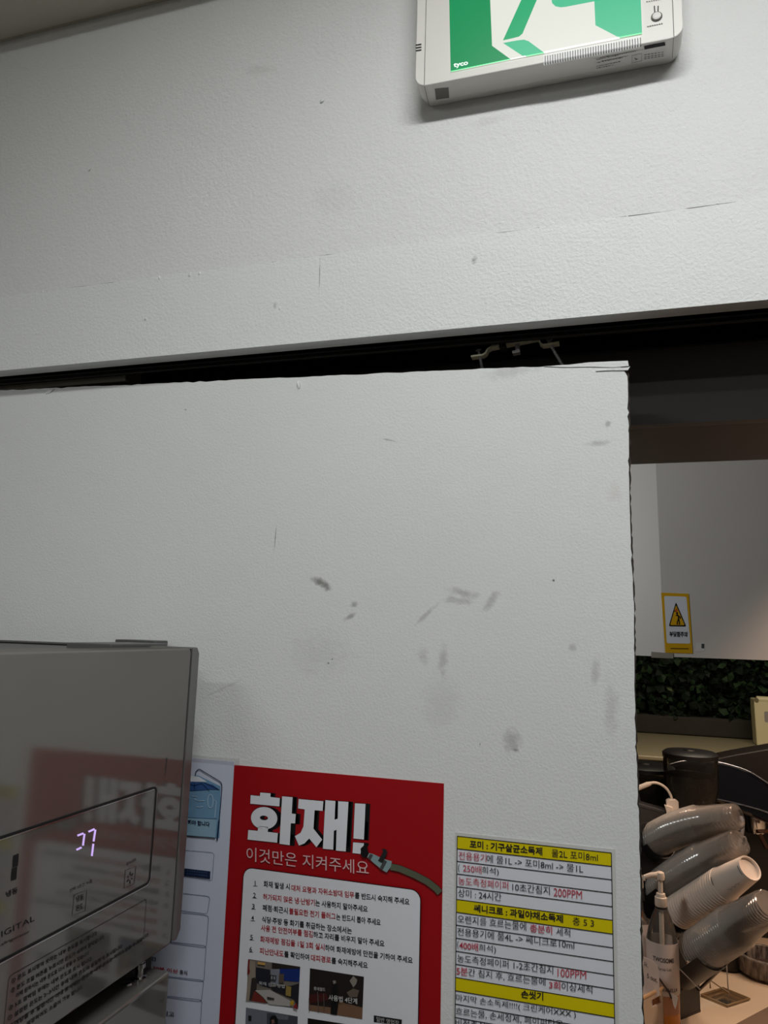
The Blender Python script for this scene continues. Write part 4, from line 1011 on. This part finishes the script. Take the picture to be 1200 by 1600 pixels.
chg = thing('usb_charger', 'white charger plug with a curved white cable standing above the clear cups', 'charger', kp(1050, 1275, -.01))
wc = mat('charger_white', rgb(228, 214, 200), 0.4, vary=0.03)
bm = bmesh.new(); prism(bm, [kp(1041, 1252, -.02), kp(1045, 1249.5, -.02), kp(1056, 1249.5, -.02), kp(1060.5, 1253, -.02), kp(1061, 1272, -.02), kp(1042, 1274, -.02)], (0, 0.03, 0)); obj('plug_body', bm, wc, chg, bevel=0.003)
bm = bmesh.new(); prism(bm, [kp(1038, 1257.5, -.028), kp(1051, 1262, -.028), kp(1051, 1276, -.028), kp(1042, 1272, -.028)], (0, 0.012, 0)); obj('plug_front', bm, wc, chg, bevel=0.002)
bm = bmesh.new(); tube(bm, smoothpath([kp(*p, -.006) for p in ((1050, 1251), (1048, 1243), (1042, 1233), (1033, 1226), (1023, 1223), (1014, 1224))], 6), 0.0042, 10); obj('cable', bm, wc, chg, smooth=True)
bm = bmesh.new(); tube(bm, [kp(1017, 1224.2, -.006), kp(1012, 1225.5, -.006), kp(998, 1231, -.006), kp(985, 1236, -.006)], [0.0058, 0.0075, 0.0078, 0.0078], 12); obj('connector', bm, wc, chg, smooth=True)

# ================================================================== CUP STACKS
def cup_mesh(name, rr, rb, h, m, paper_cup, rim=None):
    bm = bmesh.new()
    if paper_cup: prof = [(rb - .004, h - .008), (rb - .003, h - .001), (rb, h), (rb + .0006, h - .001), (rr, .004), (rr + .0022, .003), (rr + .0026, .0012), (rr + .0016, -.0004), (rr - .0006, .0002), (rr - .0012, .004), (rb - .001, h - .012), (0, h - .012)]
    else: prof = [(0, h - .006), (rb * .82, h - .006), (rb * .86, h), (rb * .96, h - .001), (rb, h - .006), (rb + (rr - rb) * .5, h * .5), (rb + (rr - rb) * .55, h * .42), (rr, .006), (rr + .0024, .004), (rr + .0026, .001), (rr, 0)]
    if paper_cup: prof = [(0, h - .008)] + prof[:-1] + [(0, h - .013)]
    lathe(bm, prof, (0, 0, 0), seg=26)
    bmesh.ops.recalc_face_normals(bm, faces=bm.faces)
    me = bpy.data.meshes.new(name); bm.to_mesh(me); bm.free(); me.materials.append(m)
    if rim: me.materials.append(rim)
    for p in me.polygons:
        p.use_smooth = True
        if rim and p.center.z < 0.0052: p.material_index = 1
    try: me.set_sharp_from_angle(angle=math.radians(50))
    except Exception: pass
    return me


PC = mat('paper_cup_white', rgb(232, 216, 202), 0.55, vary=0.03)
CL = clear('cup_clear', (0.988, 0.988, 0.985, 1), 0.27, 0.075, (0.96, 0.85, 0.76, 1), 0.13)
CR = clear('cup_clear_rim', (0.97, 0.97, 0.96, 1), 0.28, 0.16, (0.92, 0.88, 0.84, 1), 0.10)
m_paper = cup_mesh('paper_cup', 0.0390, 0.0285, 0.104, PC, True)
m_clear = cup_mesh('clear_cup', 0.0440, 0.0320, 0.118, CL, False, CR)
m_big = cup_mesh('clear_cup_large', 0.0480, 0.0345, 0.128, CL, False, CR)


ORD = 'zeroth second third fourth fifth sixth seventh eighth ninth tenth eleventh twelfth thirteenth fourteenth fifteenth sixteenth seventeenth eighteenth nineteenth twentieth'.split()
ORD.insert(1, 'second'); ORD.pop(2)


def stack(path, me, h, n, pitch, name, lab_end, lab, group):
    """path runs from the outermost cup's base down into the rack"""
    pts_ = [Vector(p) for p in path]
    if len(pts_) > 2: pts_ = smoothpath(pts_, 12)
    cum = [0.0]
    for a, b in zip(pts_, pts_[1:]): cum.append(cum[-1] + (b - a).length)

    def at(s):
        for i in range(len(pts_) - 1):
            if s <= cum[i + 1] or i == len(pts_) - 2:
                t = (s - cum[i]) / (cum[i + 1] - cum[i]); return pts_[i].lerp(pts_[i + 1], t)
    first = None
    for i in range(n):
        s = h + i * pitch; rim = at(s); d = (at(s - h) - rim).normalized()
        o = bpy.data.objects.new(name, me); COL.objects.link(o)
        o.matrix_world = Matrix.Translation(rim) @ d.to_track_quat('Z', 'Y').to_matrix().to_4x4()
        tag(o, lab_end if i == 0 else (lab % ORD[i] if '%s' in lab else lab), 'cup', group)
        if i == 0: first = o
    return first


s1 = [atY(1153, 1275, 2.17), atY(1100, 1284, 2.22), atY(1050, 1299, 2.29), atY(1000, 1327, 2.38), atY(960, 1356, 2.47)]
s2 = [atY(1157, 1315, 2.12), atY(1110, 1340, 2.17), atY(1064, 1366, 2.24), atY(1020, 1398, 2.32), atY(985, 1428, 2.40)]
s3 = [atY(1172, 1356, 2.04), atY(1100, 1401, 2.155), atY(1020, 1450, 2.28)]
s4 = [atY(1201, 1413, 1.96), atY(1120, 1468, 2.08), atY(1040, 1522, 2.20)]
stack(s1, m_clear, 0.118, 30, 0.0095, 'clear_cup', 'outermost clear plastic cup of the topmost slanted stack', 'clear plastic cup nested inside the topmost slanted stack', 'clear cups in the topmost stack')
stack(s2, m_clear, 0.118, 26, 0.0095, 'clear_cup', 'outermost clear plastic cup of the stack just above the paper cups', 'clear plastic cup nested in the stack just above the paper cups', 'clear cups above the paper cups')
pc1 = stack(s3, m_paper, 0.104, 20, 0.0098, 'paper_cup', 'outermost white paper cup, its printed side and base showing', '%s white paper cup counted from the outermost end of the slanted stack', 'stacked white paper cups')
stack(s4, m_big, 0.128, 19, 0.0085, 'clear_cup', 'outermost clear plastic cup of the lowest stack, under the paper cups', 'clear plastic cup nested in the lowest stack, under the paper cups', 'clear cups in the lowest stack')
# print on the paper cup: faint lettering and two dashes along its side, as thin raised ink
ax3 = (s3[0] - s3[1]).normalized(); rim3 = s3[0] - ax3 * 0.104
view = (Vector((0, 0, H)) - s3[0]); side = (view - ax3 * view.dot(ax3)).normalized(); tang = ax3.cross(side).normalized()


def on_cup(u, v, off=0.0006):                # u along the axis 0..1 from rim, v angle
    r_ = 0.0390 + (0.0285 - 0.0390) * u + off; return rim3 + ax3 * (0.104 * u) + (side * math.cos(v) + tang * math.sin(v)) * r_


inv = pc1.matrix_world.inverted()
bm = bmesh.new()


def cupdash(u, v0, v1, w):
    n_ = 4
    for k in range(n_):
        a0 = v0 + (v1 - v0) * k / n_; a1 = v0 + (v1 - v0) * (k + 1) / n_
        bm.faces.new([bm.verts.new(inv @ on_cup(*p)) for p in ((u, a0), (u, a1), (u + w, a1), (u + w, a0))])
for q_ in range(9): cupdash(0.34 + q_ * 0.045, 0.36 + 0.03 * (q_ % 3), 0.44 + 0.05 * ((q_ * 5) % 3), 0.016)
cupdash(0.06, -0.75, -0.25, 0.025); cupdash(0.93, -0.6, 0.1, 0.02)
me = bpy.data.meshes.new('printed_mark'); bm.to_mesh(me); bm.free(); me.materials.append(mat('grey_print', rgb(120, 110, 104), 0.6, vary=0.1)); o = bpy.data.objects.new('printed_mark', me); COL.objects.link(o); o.parent = pc1

# ------------------------------------------------------------------ black cup rack
C0, C1, C2 = atZ(1056, 1597, ZC), atZ(1095, 1581, ZC), atZ(1034, 1587, ZC)
e1 = (C1 - C0); e1.z = 0; wl_ = e1.length; e1.normalize(); e2 = Vector((-e1.y, e1.x, 0)); dep = 0.20
rack = thing('cup_rack', 'black angled cup rack on the counter holding four slanted stacks of cups', 'cup rack', C0)
rk = mat('rack_black', rgb(34, 31, 32), 0.4, vary=0.1)
bm = bmesh.new(); prism(bm, [C0, C0 + e1 * wl_, C0 + e1 * wl_ + e2 * dep, C0 + e2 * dep], (0, 0, 0.005)); obj('base_plate', bm, rk, rack)
bm = bmesh.new(); hP = 0.072
prism(bm, [C0 + Vector((0, 0, .005)), C0 + e1 * wl_ + Vector((0, 0, .005)), C0 + e1 * wl_ + Vector((0, 0, hP)), C0 + e1 * wl_ * .7 + Vector((0, 0, hP + .012)), C0 + e1 * wl_ * .12 + Vector((0, 0, .06)), C0 + Vector((0, 0, .035))], e2 * 0.004); obj('side_plate', bm, rk, rack, bevel=0.0015)


def tray(path, r_, sa, sb, a0, a1, name='tray'):
    a, b = Vector(path[0]), Vector(path[-1]); d = (b - a).normalized()
    u = d.cross(Vector((0, 0, 1))).normalized(); v = u.cross(d).normalized(); v = v if v.z > 0 else -v
    bm = bmesh.new(); n_ = 12; R = []
    for s_ in (sa, sb):
        for rr in (r_, r_ + 0.003):
            R.append([bm.verts.new(a + d * s_ + (u * math.cos(t) + v * math.sin(t)) * rr) for t in [a0 + (a1 - a0) * k / n_ for k in range(n_ + 1)]])
    for i, j in ((0, 2), (3, 1), (1, 0), (2, 3)):
        for k in range(n_): bm.faces.new((R[i][k], R[i][k + 1], R[j][k + 1], R[j][k]))
    for k in (0, n_): bm.faces.new((R[0][k], R[1][k], R[3][k], R[2][k]))
    return obj(name, bm, rk, rack, smooth=True)


PI = math.pi
tray(s4, 0.0520, 0.235, 0.36, PI * 1.12, PI * 1.88); tray(s3[1:], 0.0435, 0.12, 0.30, PI * 1.02, PI * 1.98)
tray(s2[2:], 0.049, 0.06, 0.26, PI * 1.05, PI * 1.95); tray(s1[2:], 0.049, 0.06, 0.26, PI * 1.05, PI * 1.95)
dn = (s4[0] - s4[1]).normalized(); q0 = s4[2] - dn * 0.035
zz_ = Vector((0, 0, 1)); sd = dn.cross(zz_).normalized()
bm = bmesh.new(); bl_ = [q0 - sd * .10 + Vector((0, 0, ck + .005 - q0.z)), q0 + sd * .10 + Vector((0, 0, ck + .005 - q0.z)), q0 + sd * .10 + Vector((0, .12, ck + .42 - q0.z)), q0 - sd * .10 + Vector((0, .12, ck + .42 - q0.z))]
prism(bm, bl_, -Vector((dn.x, dn.y, 0)).normalized() * 0.006); obj('back_panel', bm, rk, rack)
bm = bmesh.new(); tube(bm, [atY(1062, 1514, 2.06), atY(1094, 1546, 2.085)], 0.0014, 8); obj('brace_wire', bm, dsteel, rack, smooth=True)
bm = bmesh.new(); tube(bm, [C0 + e1 * wl_ * .9 + Vector((0, 0, hP)), atY(1168, 1472, 2.03)], 0.005, 8); tube(bm, [C0 + e1 * wl_ * .95 + Vector((0, 0, hP - .02)), atY(1160, 1480, 2.03)], 0.004, 8); obj('support_bar', bm, mat('grey_bar', rgb(96, 84, 74), 0.4, metal=0.5, vary=0.1), rack, smooth=True)
bm = bmesh.new(); tube(bm, smoothpath([atY(1150, 1312, 2.2), atY(1164, 1308, 2.2), atY(1166, 1330, 2.21), atY(1164, 1345, 2.22)], 5), 0.0026, 8); obj('hook_wire', bm, dsteel, rack, smooth=True)

# ================================================================== PUMP BOTTLES
pump_w = mat('pump_white', rgb(236, 218, 200), 0.4, vary=0.03)
b_clear = clear('bottle_clear', (0.95, 0.94, 0.92, 1), 0.25, 0.09, (0.8, 0.75, 0.68, 1), 0.06)
amber = mat('amber_syrup', rgb(226, 130, 10), 0.15, vary=0.2, scale=40)
label_w = mat('label_white', rgb(226, 212, 206), 0.5, vary=0.03)


def bottle(label, cx, Yb, prof, pump, spout, lab_rows, syr, text):
    base = atZ(cx, 1593, ZC); base = Vector((atY(cx, 1520, Yb).x, Yb, ck))
    k = ppm(atY(cx, 1500, Yb)); zy = lambda y: atY(cx, y, Yb).z - ck; rp = lambda r_: r_ / k
    t = thing('syrup_bottle', label, 'bottle', base, 'pump bottles on the counter')
    bm = bmesh.new(); lathe(bm, [(0, 0.001), (rp(prof[0][1]) * .9, 0.001)] + [(rp(r_), max(zy(y), 0.004)) for y, r_ in prof], base, seg=32); obj('bottle', bm, b_clear, t, smooth=True)
    ly0, ly1, lr = lab_rows; bm = bmesh.new(); lathe(bm, [(rp(lr) - .0006, zy(ly1)), (rp(lr), zy(ly1)), (rp(lr), zy(ly0)), (rp(lr) - .0006, zy(ly0))], base, seg=32); lb_ = obj('label', bm, label_w, t, smooth=True)
    bm = bmesh.new(); sy0, sr = syr; lathe(bm, [(0, .004), (rp(sr), .004), (rp(sr), zy(sy0)), (0, zy(sy0))], base, seg=28); obj('syrup', bm, amber, t, smooth=True)
    bm = bmesh.new(); lathe(bm, [(rp(r_), zy(y)) for y, r_ in pump], base, seg=24); obj('pump_collar', bm, pump_w, t, smooth=True)
    bm = bmesh.new(); lathe(bm, [(0, zy(prof[-1][0] + 62)), (rp(3.6), zy(prof[-1][0] + 62)), (rp(3.6), zy(spout[0])), (0, zy(spout[0]))], base, seg=14); obj('pump_stem', bm, pump_w, t, smooth=True)
    y0 = spout[0]; bm = bmesh.new(); hd = base + Vector((0, 0, zy(y0 - 4)))
    lathe(bm, [(0, -.008), (rp(6.5), -.008), (rp(7), 0.0), (rp(6), .008), (rp(3), .0105), (0, .011)], hd, seg=20)
    tube(bm, [hd + Vector((0, 0, .003)), hd + Vector((-rp(14), -.006, .001)), hd + Vector((-rp(24), -.010, -.004)), hd + Vector((-rp(25), -.010, -.012))], [rp(4.5), rp(4), rp(3.2), rp(2.6)], 12)
    obj('pump_head', bm, pump_w, t, smooth=True)
    if text:
        for s_, v0, v1, yy, hh, bo in text:
            vs, fs = text_mesh(s_, bo); bm = bmesh.new(); rr = rp(lr) + .0004; vc = math.atan2(-base.y, -base.x)
            zc_ = zy(yy); vv = [bm.verts.new(base + Vector((math.cos(vc + v0 + (v1 - v0) * x) * rr, math.sin(vc + v0 + (v1 - v0) * x) * rr, zc_ + y * hh / k))) for x, y in vs]
            for f in fs:
                try: bm.faces.new([vv[i] for i in f])
                except ValueError: pass
            obj('lettering', bm, mat('brown_ink', rgb(60, 46, 48), 0.6, vary=0.1), lb_)
    return t


bottle('front clear pump bottle with a white lettered label and amber syrup, beside the rack', 1036, 2.10,
       [(1595, 22), (1570, 23.5), (1500, 24), (1468, 23.8), (1450, 20), (1434, 15), (1424, 11), (1416, 8.6)],
       [(1417, 8), (1414, 9.5), (1402, 9.2), (1401, 7.4), (1396, 6.6), (1395, 4.4)], (1373,), (1467, 1546, 24.2), (1547, 23.2),
       [('TWOSOME', -0.62, 0.72, 1491, 6.5, 0.02), ('Syrup Lab', -0.30, 0.52, 1505, 5, 0.0), ('VANILLA', -0.1, 0.95, 1536, 5.5, 0.01)])
bottle('rear pump bottle with a black collar band, half hidden behind the door edge', 1000, 2.17,
       [(1570, 19), (1500, 20), (1446, 19.5), (1436, 14), (1424, 8), (1400, 6.5), (1384, 6)],
       [(1386, 8.5), (1368, 7.8), (1366, 6), (1355, 5.4), (1353, 4)], (1330,), (1438, 1500, 20.3), (1500, 18), [])
rb = bpy.data.objects['syrup_bottle.001']; bm = bmesh.new(); bb = wloc(rb); k = ppm(atY(1000, 1395, 2.17))
lathe(bm, [(6.6 / k, atY(1000, 1405, 2.17).z - bb.z), (9.6 / k, atY(1000, 1405, 2.17).z - bb.z), (8.6 / k, atY(1000, 1386, 2.17).z - bb.z), (6 / k, atY(1000, 1386, 2.17).z - bb.z)], bb, seg=24); obj('neck_band', bm, blackp, rb, smooth=True)
fb = bpy.data.objects['syrup_bottle']; bb = wloc(fb); k = ppm(atY(1036, 1415, 2.10)); bm = bmesh.new()
lathe(bm, [(8.2 / k, atY(1036, 1420, 2.1).z - bb.z), (9.2 / k, atY(1036, 1419, 2.1).z - bb.z), (9.2 / k, atY(1036, 1416.5, 2.1).z - bb.z), (8.2 / k, atY(1036, 1416, 2.1).z - bb.z)], bb, seg=24); obj('neck_ring', bm, blackp, fb, smooth=True)

# ================================================================== BASKET WITH CARD
zk = atY(1003, 1561, 1.985).z - H; r0 = atZ(1000, 1561, zk); r1 = atZ(1036.5, 1543, zk)
bd = (r1 - r0); bd.z = 0; bd.normalize(); bn = Vector((-bd.y, bd.x, 0))          # along the rim, into the basket
far = r1; near = r1 - bd * 0.20
bk_ = thing('plastic_basket', 'beige plastic basket with a handle slot, cut off by the door edge', 'basket', Vector((far.x, far.y, ck)))
beige = mat('beige_plastic', rgb(206, 184, 160), 0.5, vary=0.05)
h_ = far.z - ck; bm = bmesh.new(); t_ = 0.004


def wallp(bm, a, b, z0, z1, th): prism(bm, [Vector((a.x, a.y, z0)), Vector((b.x, b.y, z0)), Vector((b.x, b.y, z1)), Vector((a.x, a.y, z1))], th)


sa, sb = far - bd * 0.012, far - bd * 0.052                                       # handle slot
wallp(bm, far, sa, ck, far.z, bn * t_); wallp(bm, sa, sb, ck, far.z - 0.031, bn * t_); wallp(bm, sa, sb, far.z - 0.014, far.z, bn * t_); wallp(bm, sb, near, ck, far.z, bn * t_)
o1 = far + bn * 0.12; o2 = near + bn * 0.12
wallp(bm, far, o1, ck, far.z, -bd * t_); wallp(bm, o1, o2, ck, far.z, -bn * t_); wallp(bm, near, o2, ck, far.z, bd * t_)
prism(bm, [Vector((p.x, p.y, ck)) for p in (far, near, o2, o1)], (0, 0, t_)); obj('body', bm, beige, bk_)
pk = far - bd * 0.034 + bn * 0.010; slot_block = tag(obj('slot_brightener', (lambda bm: (prism(bm, [Vector((pk.x, pk.y, ck + .0045)), Vector((pk.x, pk.y, ck + .0045)) - bd * .06, Vector((pk.x, pk.y, far.z - .012)) - bd * .06, Vector((pk.x, pk.y, far.z - .012)) + bd * .004], bn * 0.012), bm)[1])(bmesh.new()), mat('slot_white', rgb(238, 222, 214), 0.5, vary=0.03), bevel=0.002, loc=(pk.x, pk.y, ck + .0045)), 'added white block inside the beige basket, brightening its handle slot', 'block')  # white block added to brighten the basket's handle slot
bm = bmesh.new(); rp_ = [Vector((p.x, p.y, far.z)) for p in (near, far, o1, o2, near)]; tube(bm, rp_, 0.004, 8); obj('rim', bm, mat('tan_rim', rgb(212, 172, 128), 0.5, vary=0.05), bk_, smooth=True)
card = tag(obj('price_card', (lambda bm: (prism(bm, [atY(x, y, 2.035) for x, y in ((985, 1486), (1004, 1494), (1020, 1502), (1027, 1508), (1030, 1518), (1030.5, 1556), (985, 1580))], (0, 0.0012, 0)), bm)[1])(bmesh.new()), mat('card_pink_white', rgb(236, 220, 212), 0.5, vary=0.02), loc=atY(1010, 1560, 2.035)), 'white rounded card with black lettering standing in the beige basket', 'card')
pr = Print(Plane('Y', 2.035, (0, -1, 0)), card); pr.text('lettering', ink, '요.', (1006, 1505), (1013, 1509), 6, 0.0, 2); pr.text('lettering', ink, '5 out.', (1011, 1524), (1027, 1532), 7, 0.01, 2); pr.done()
th = thing('stirrer_tag', 'thin black strip with a white tag between basket and black rack', 'tag', atZ(1055, 1586, ZC))
bm = bmesh.new(); tube(bm, smoothpath([atY(1029, 1528, 2.04), atY(1038, 1540, 2.04), atY(1045, 1550, 2.04), atY(1049, 1560, 2.04)], 4), 0.0022, 8); obj('strip', bm, mat('brown_strip', rgb(56, 44, 42), 0.4, vary=0.1), th, smooth=True)
bm = bmesh.new(); prism(bm, [atY(1048, 1552, 2.04), atY(1060, 1559, 2.04), atY(1057, 1572, 2.04), atY(1055, 1577, 2.04), atY(1052, 1570, 2.04)], (0, 0.003, 0)); obj('tag', bm, wc, th)

# ================================================================== ACRYLIC STAND, BOWL, ROUND THINGS
ac = thing('acrylic_stand', 'clear acrylic card stand with a thin rod on the beige counter', 'display stand', atZ(1135, 1570, ZC))
acm = clear('acrylic', (0.80, 0.72, 0.58, 1), 0.2, 0.06, (0.7, 0.6, 0.48, 1), 0.05)
bq = [atZ(x, y, ZC) for x, y in ((1096, 1557), (1136, 1574), (1171, 1563), (1130, 1546))]
bm = bmesh.new(); prism(bm, [p + Vector((0, 0, .001)) for p in bq], (0, 0, .006)); obj('base', bm, acm, ac, bevel=0.002)
eg = mat('acrylic_edge', rgb(150, 122, 84), 0.2, vary=0.1)
bm = bmesh.new(); tube(bm, [p + Vector((0, 0, .004)) for p in bq + bq[:1]], 0.0028, 8); obj('edge', bm, eg, ac, smooth=True)
bm = bmesh.new(); g0, g1 = atZ(1110, 1549, ZC), atZ(1140, 1557, ZC); tube(bm, [g0 + Vector((0, 0, .008)), g0 + Vector((0, 0, .028)), g1 + Vector((0, 0, .008))], 0.002, 8); obj('clip', bm, eg, ac, smooth=True)
rd = atZ(1138, 1550, ZC); bm = bmesh.new(); tube(bm, [rd + Vector((0, 0, .006)), Vector((rd.x - .002, rd.y, atY(1136, 1494, rd.y).z))], 0.0016, 8); obj('rod', bm, dsteel, ac, smooth=True)

bc_ = atZ(1196, 1523, ZC); kb = ppm(bc_); rB = 42 / kb
bw = thing('stone_bowl', 'round dark bowl with a streaked stone wall at the right edge of the counter', 'bowl', (bc_.x, bc_.y, ck))
hb_ = 0.055
bm = bmesh.new(); lathe(bm, [(0, .002), (rB * .80, .002), (rB * .95, .012), (rB, hb_ * .9), (rB * .97, hb_), (rB * .80, hb_), (rB * .74, hb_ * .75), (rB * .70, .02), (0, .016)], wloc(bw), seg=40)
st_ = bpy.data.materials.new('streaked_stone'); st_.use_nodes = True; nt = st_.node_tree; b_ = nt.nodes['Principled BSDF']; tc = nt.nodes.new('ShaderNodeTexCoord'); mp = nt.nodes.new('ShaderNodeMapping'); mp.inputs['Scale'].default_value = (60, 60, 12)
nz = nt.nodes.new('ShaderNodeTexNoise'); nz.inputs['Scale'].default_value = 1.6; nz.inputs['Detail'].default_value = 4; cr = nt.nodes.new('ShaderNodeValToRGB'); cr.color_ramp.elements[0].color = rgb(60, 52, 48); cr.color_ramp.elements[1].color = rgb(150, 136, 124); cr.color_ramp.elements[0].position = .35; cr.color_ramp.elements[1].position = .7
nt.links.new(tc.outputs['Object'], mp.inputs[0]); nt.links.new(mp.outputs[0], nz.inputs['Vector']); nt.links.new(nz.outputs['Fac'], cr.inputs[0]); nt.links.new(cr.outputs[0], b_.inputs['Base Color']); b_.inputs['Roughness'].default_value = .6
obj('wall', bm, st_, bw, smooth=True)
bm = bmesh.new(); lathe(bm, [(0, .026), (rB * .4, .027), (rB * .69, .022)], wloc(bw), seg=30); obj('coffee_grounds', bm, mat('grounds', rgb(58, 36, 28), 0.9, bump=0.003, scale=150, vary=0.4), bw, smooth=True)
pt = atZ(1138, 1519, ZC); kp_ = ppm(pt)
pot = thing('black_tray', 'low round black tray behind the acrylic stand', 'tray', (pt.x, pt.y + .05, ck)); bm = bmesh.new(); rT = 32 / kp_
lathe(bm, [(0, .001), (rT * .9, .001), (rT, .012), (rT, .05), (rT * .96, .05), (rT * .94, .014), (0, .012)], wloc(pot), seg=32); obj('dish', bm, blackp, pot, smooth=True)
pl = wloc(pot) + Vector((0.012, -0.012, 0.0125)); bm = bmesh.new()
lathe(bm, [(0, 0), (.022, 0), (.024, .006), (.024, .034), (.021, .042), (0, .044)], pl, seg=24); tag(obj('cream_jar', bm, wc, smooth=True, loc=pl), 'small cream-coloured jar sitting in the round black tray', 'jar')

# ================================================================== CEILING FIXTURES (out of the frame, where the light comes from)
dl_f = mat('fixture_white', rgb(235, 235, 235), 0.4, vary=0.02); dl_e = mat('fixture_lens', (0.8, 0.8, 0.8, 1), 0.4, emit=(0.99, 1.0, 0.985, 1), estr=6.0)
for i, (x, y, p) in enumerate(KITCHEN_LAMPS):
    d = thing('ceiling_batten_light', ('white ceiling batten light just in front of the exit sign wall', 'white ceiling batten light above the refrigerator', 'added white ceiling batten fill light furthest from the exit sign wall')[i], 'ceiling light', (x, y, CEIL + H), 'kitchen ceiling lights')
    bm = bmesh.new(); box(bm, x - 0.31, x + 0.31, y - 0.05, y + 0.05, 0.915 + H, CEIL + H); obj('body', bm, dl_f, d, bevel=0.006)
    bm = bmesh.new(); box(bm, x - 0.30, x + 0.30, y - 0.044, y + 0.044, 0.900 + H, 0.915 + H); obj('diffuser', bm, dl_e, d, bevel=0.004)

bpy.data.scenes.remove(TSC)
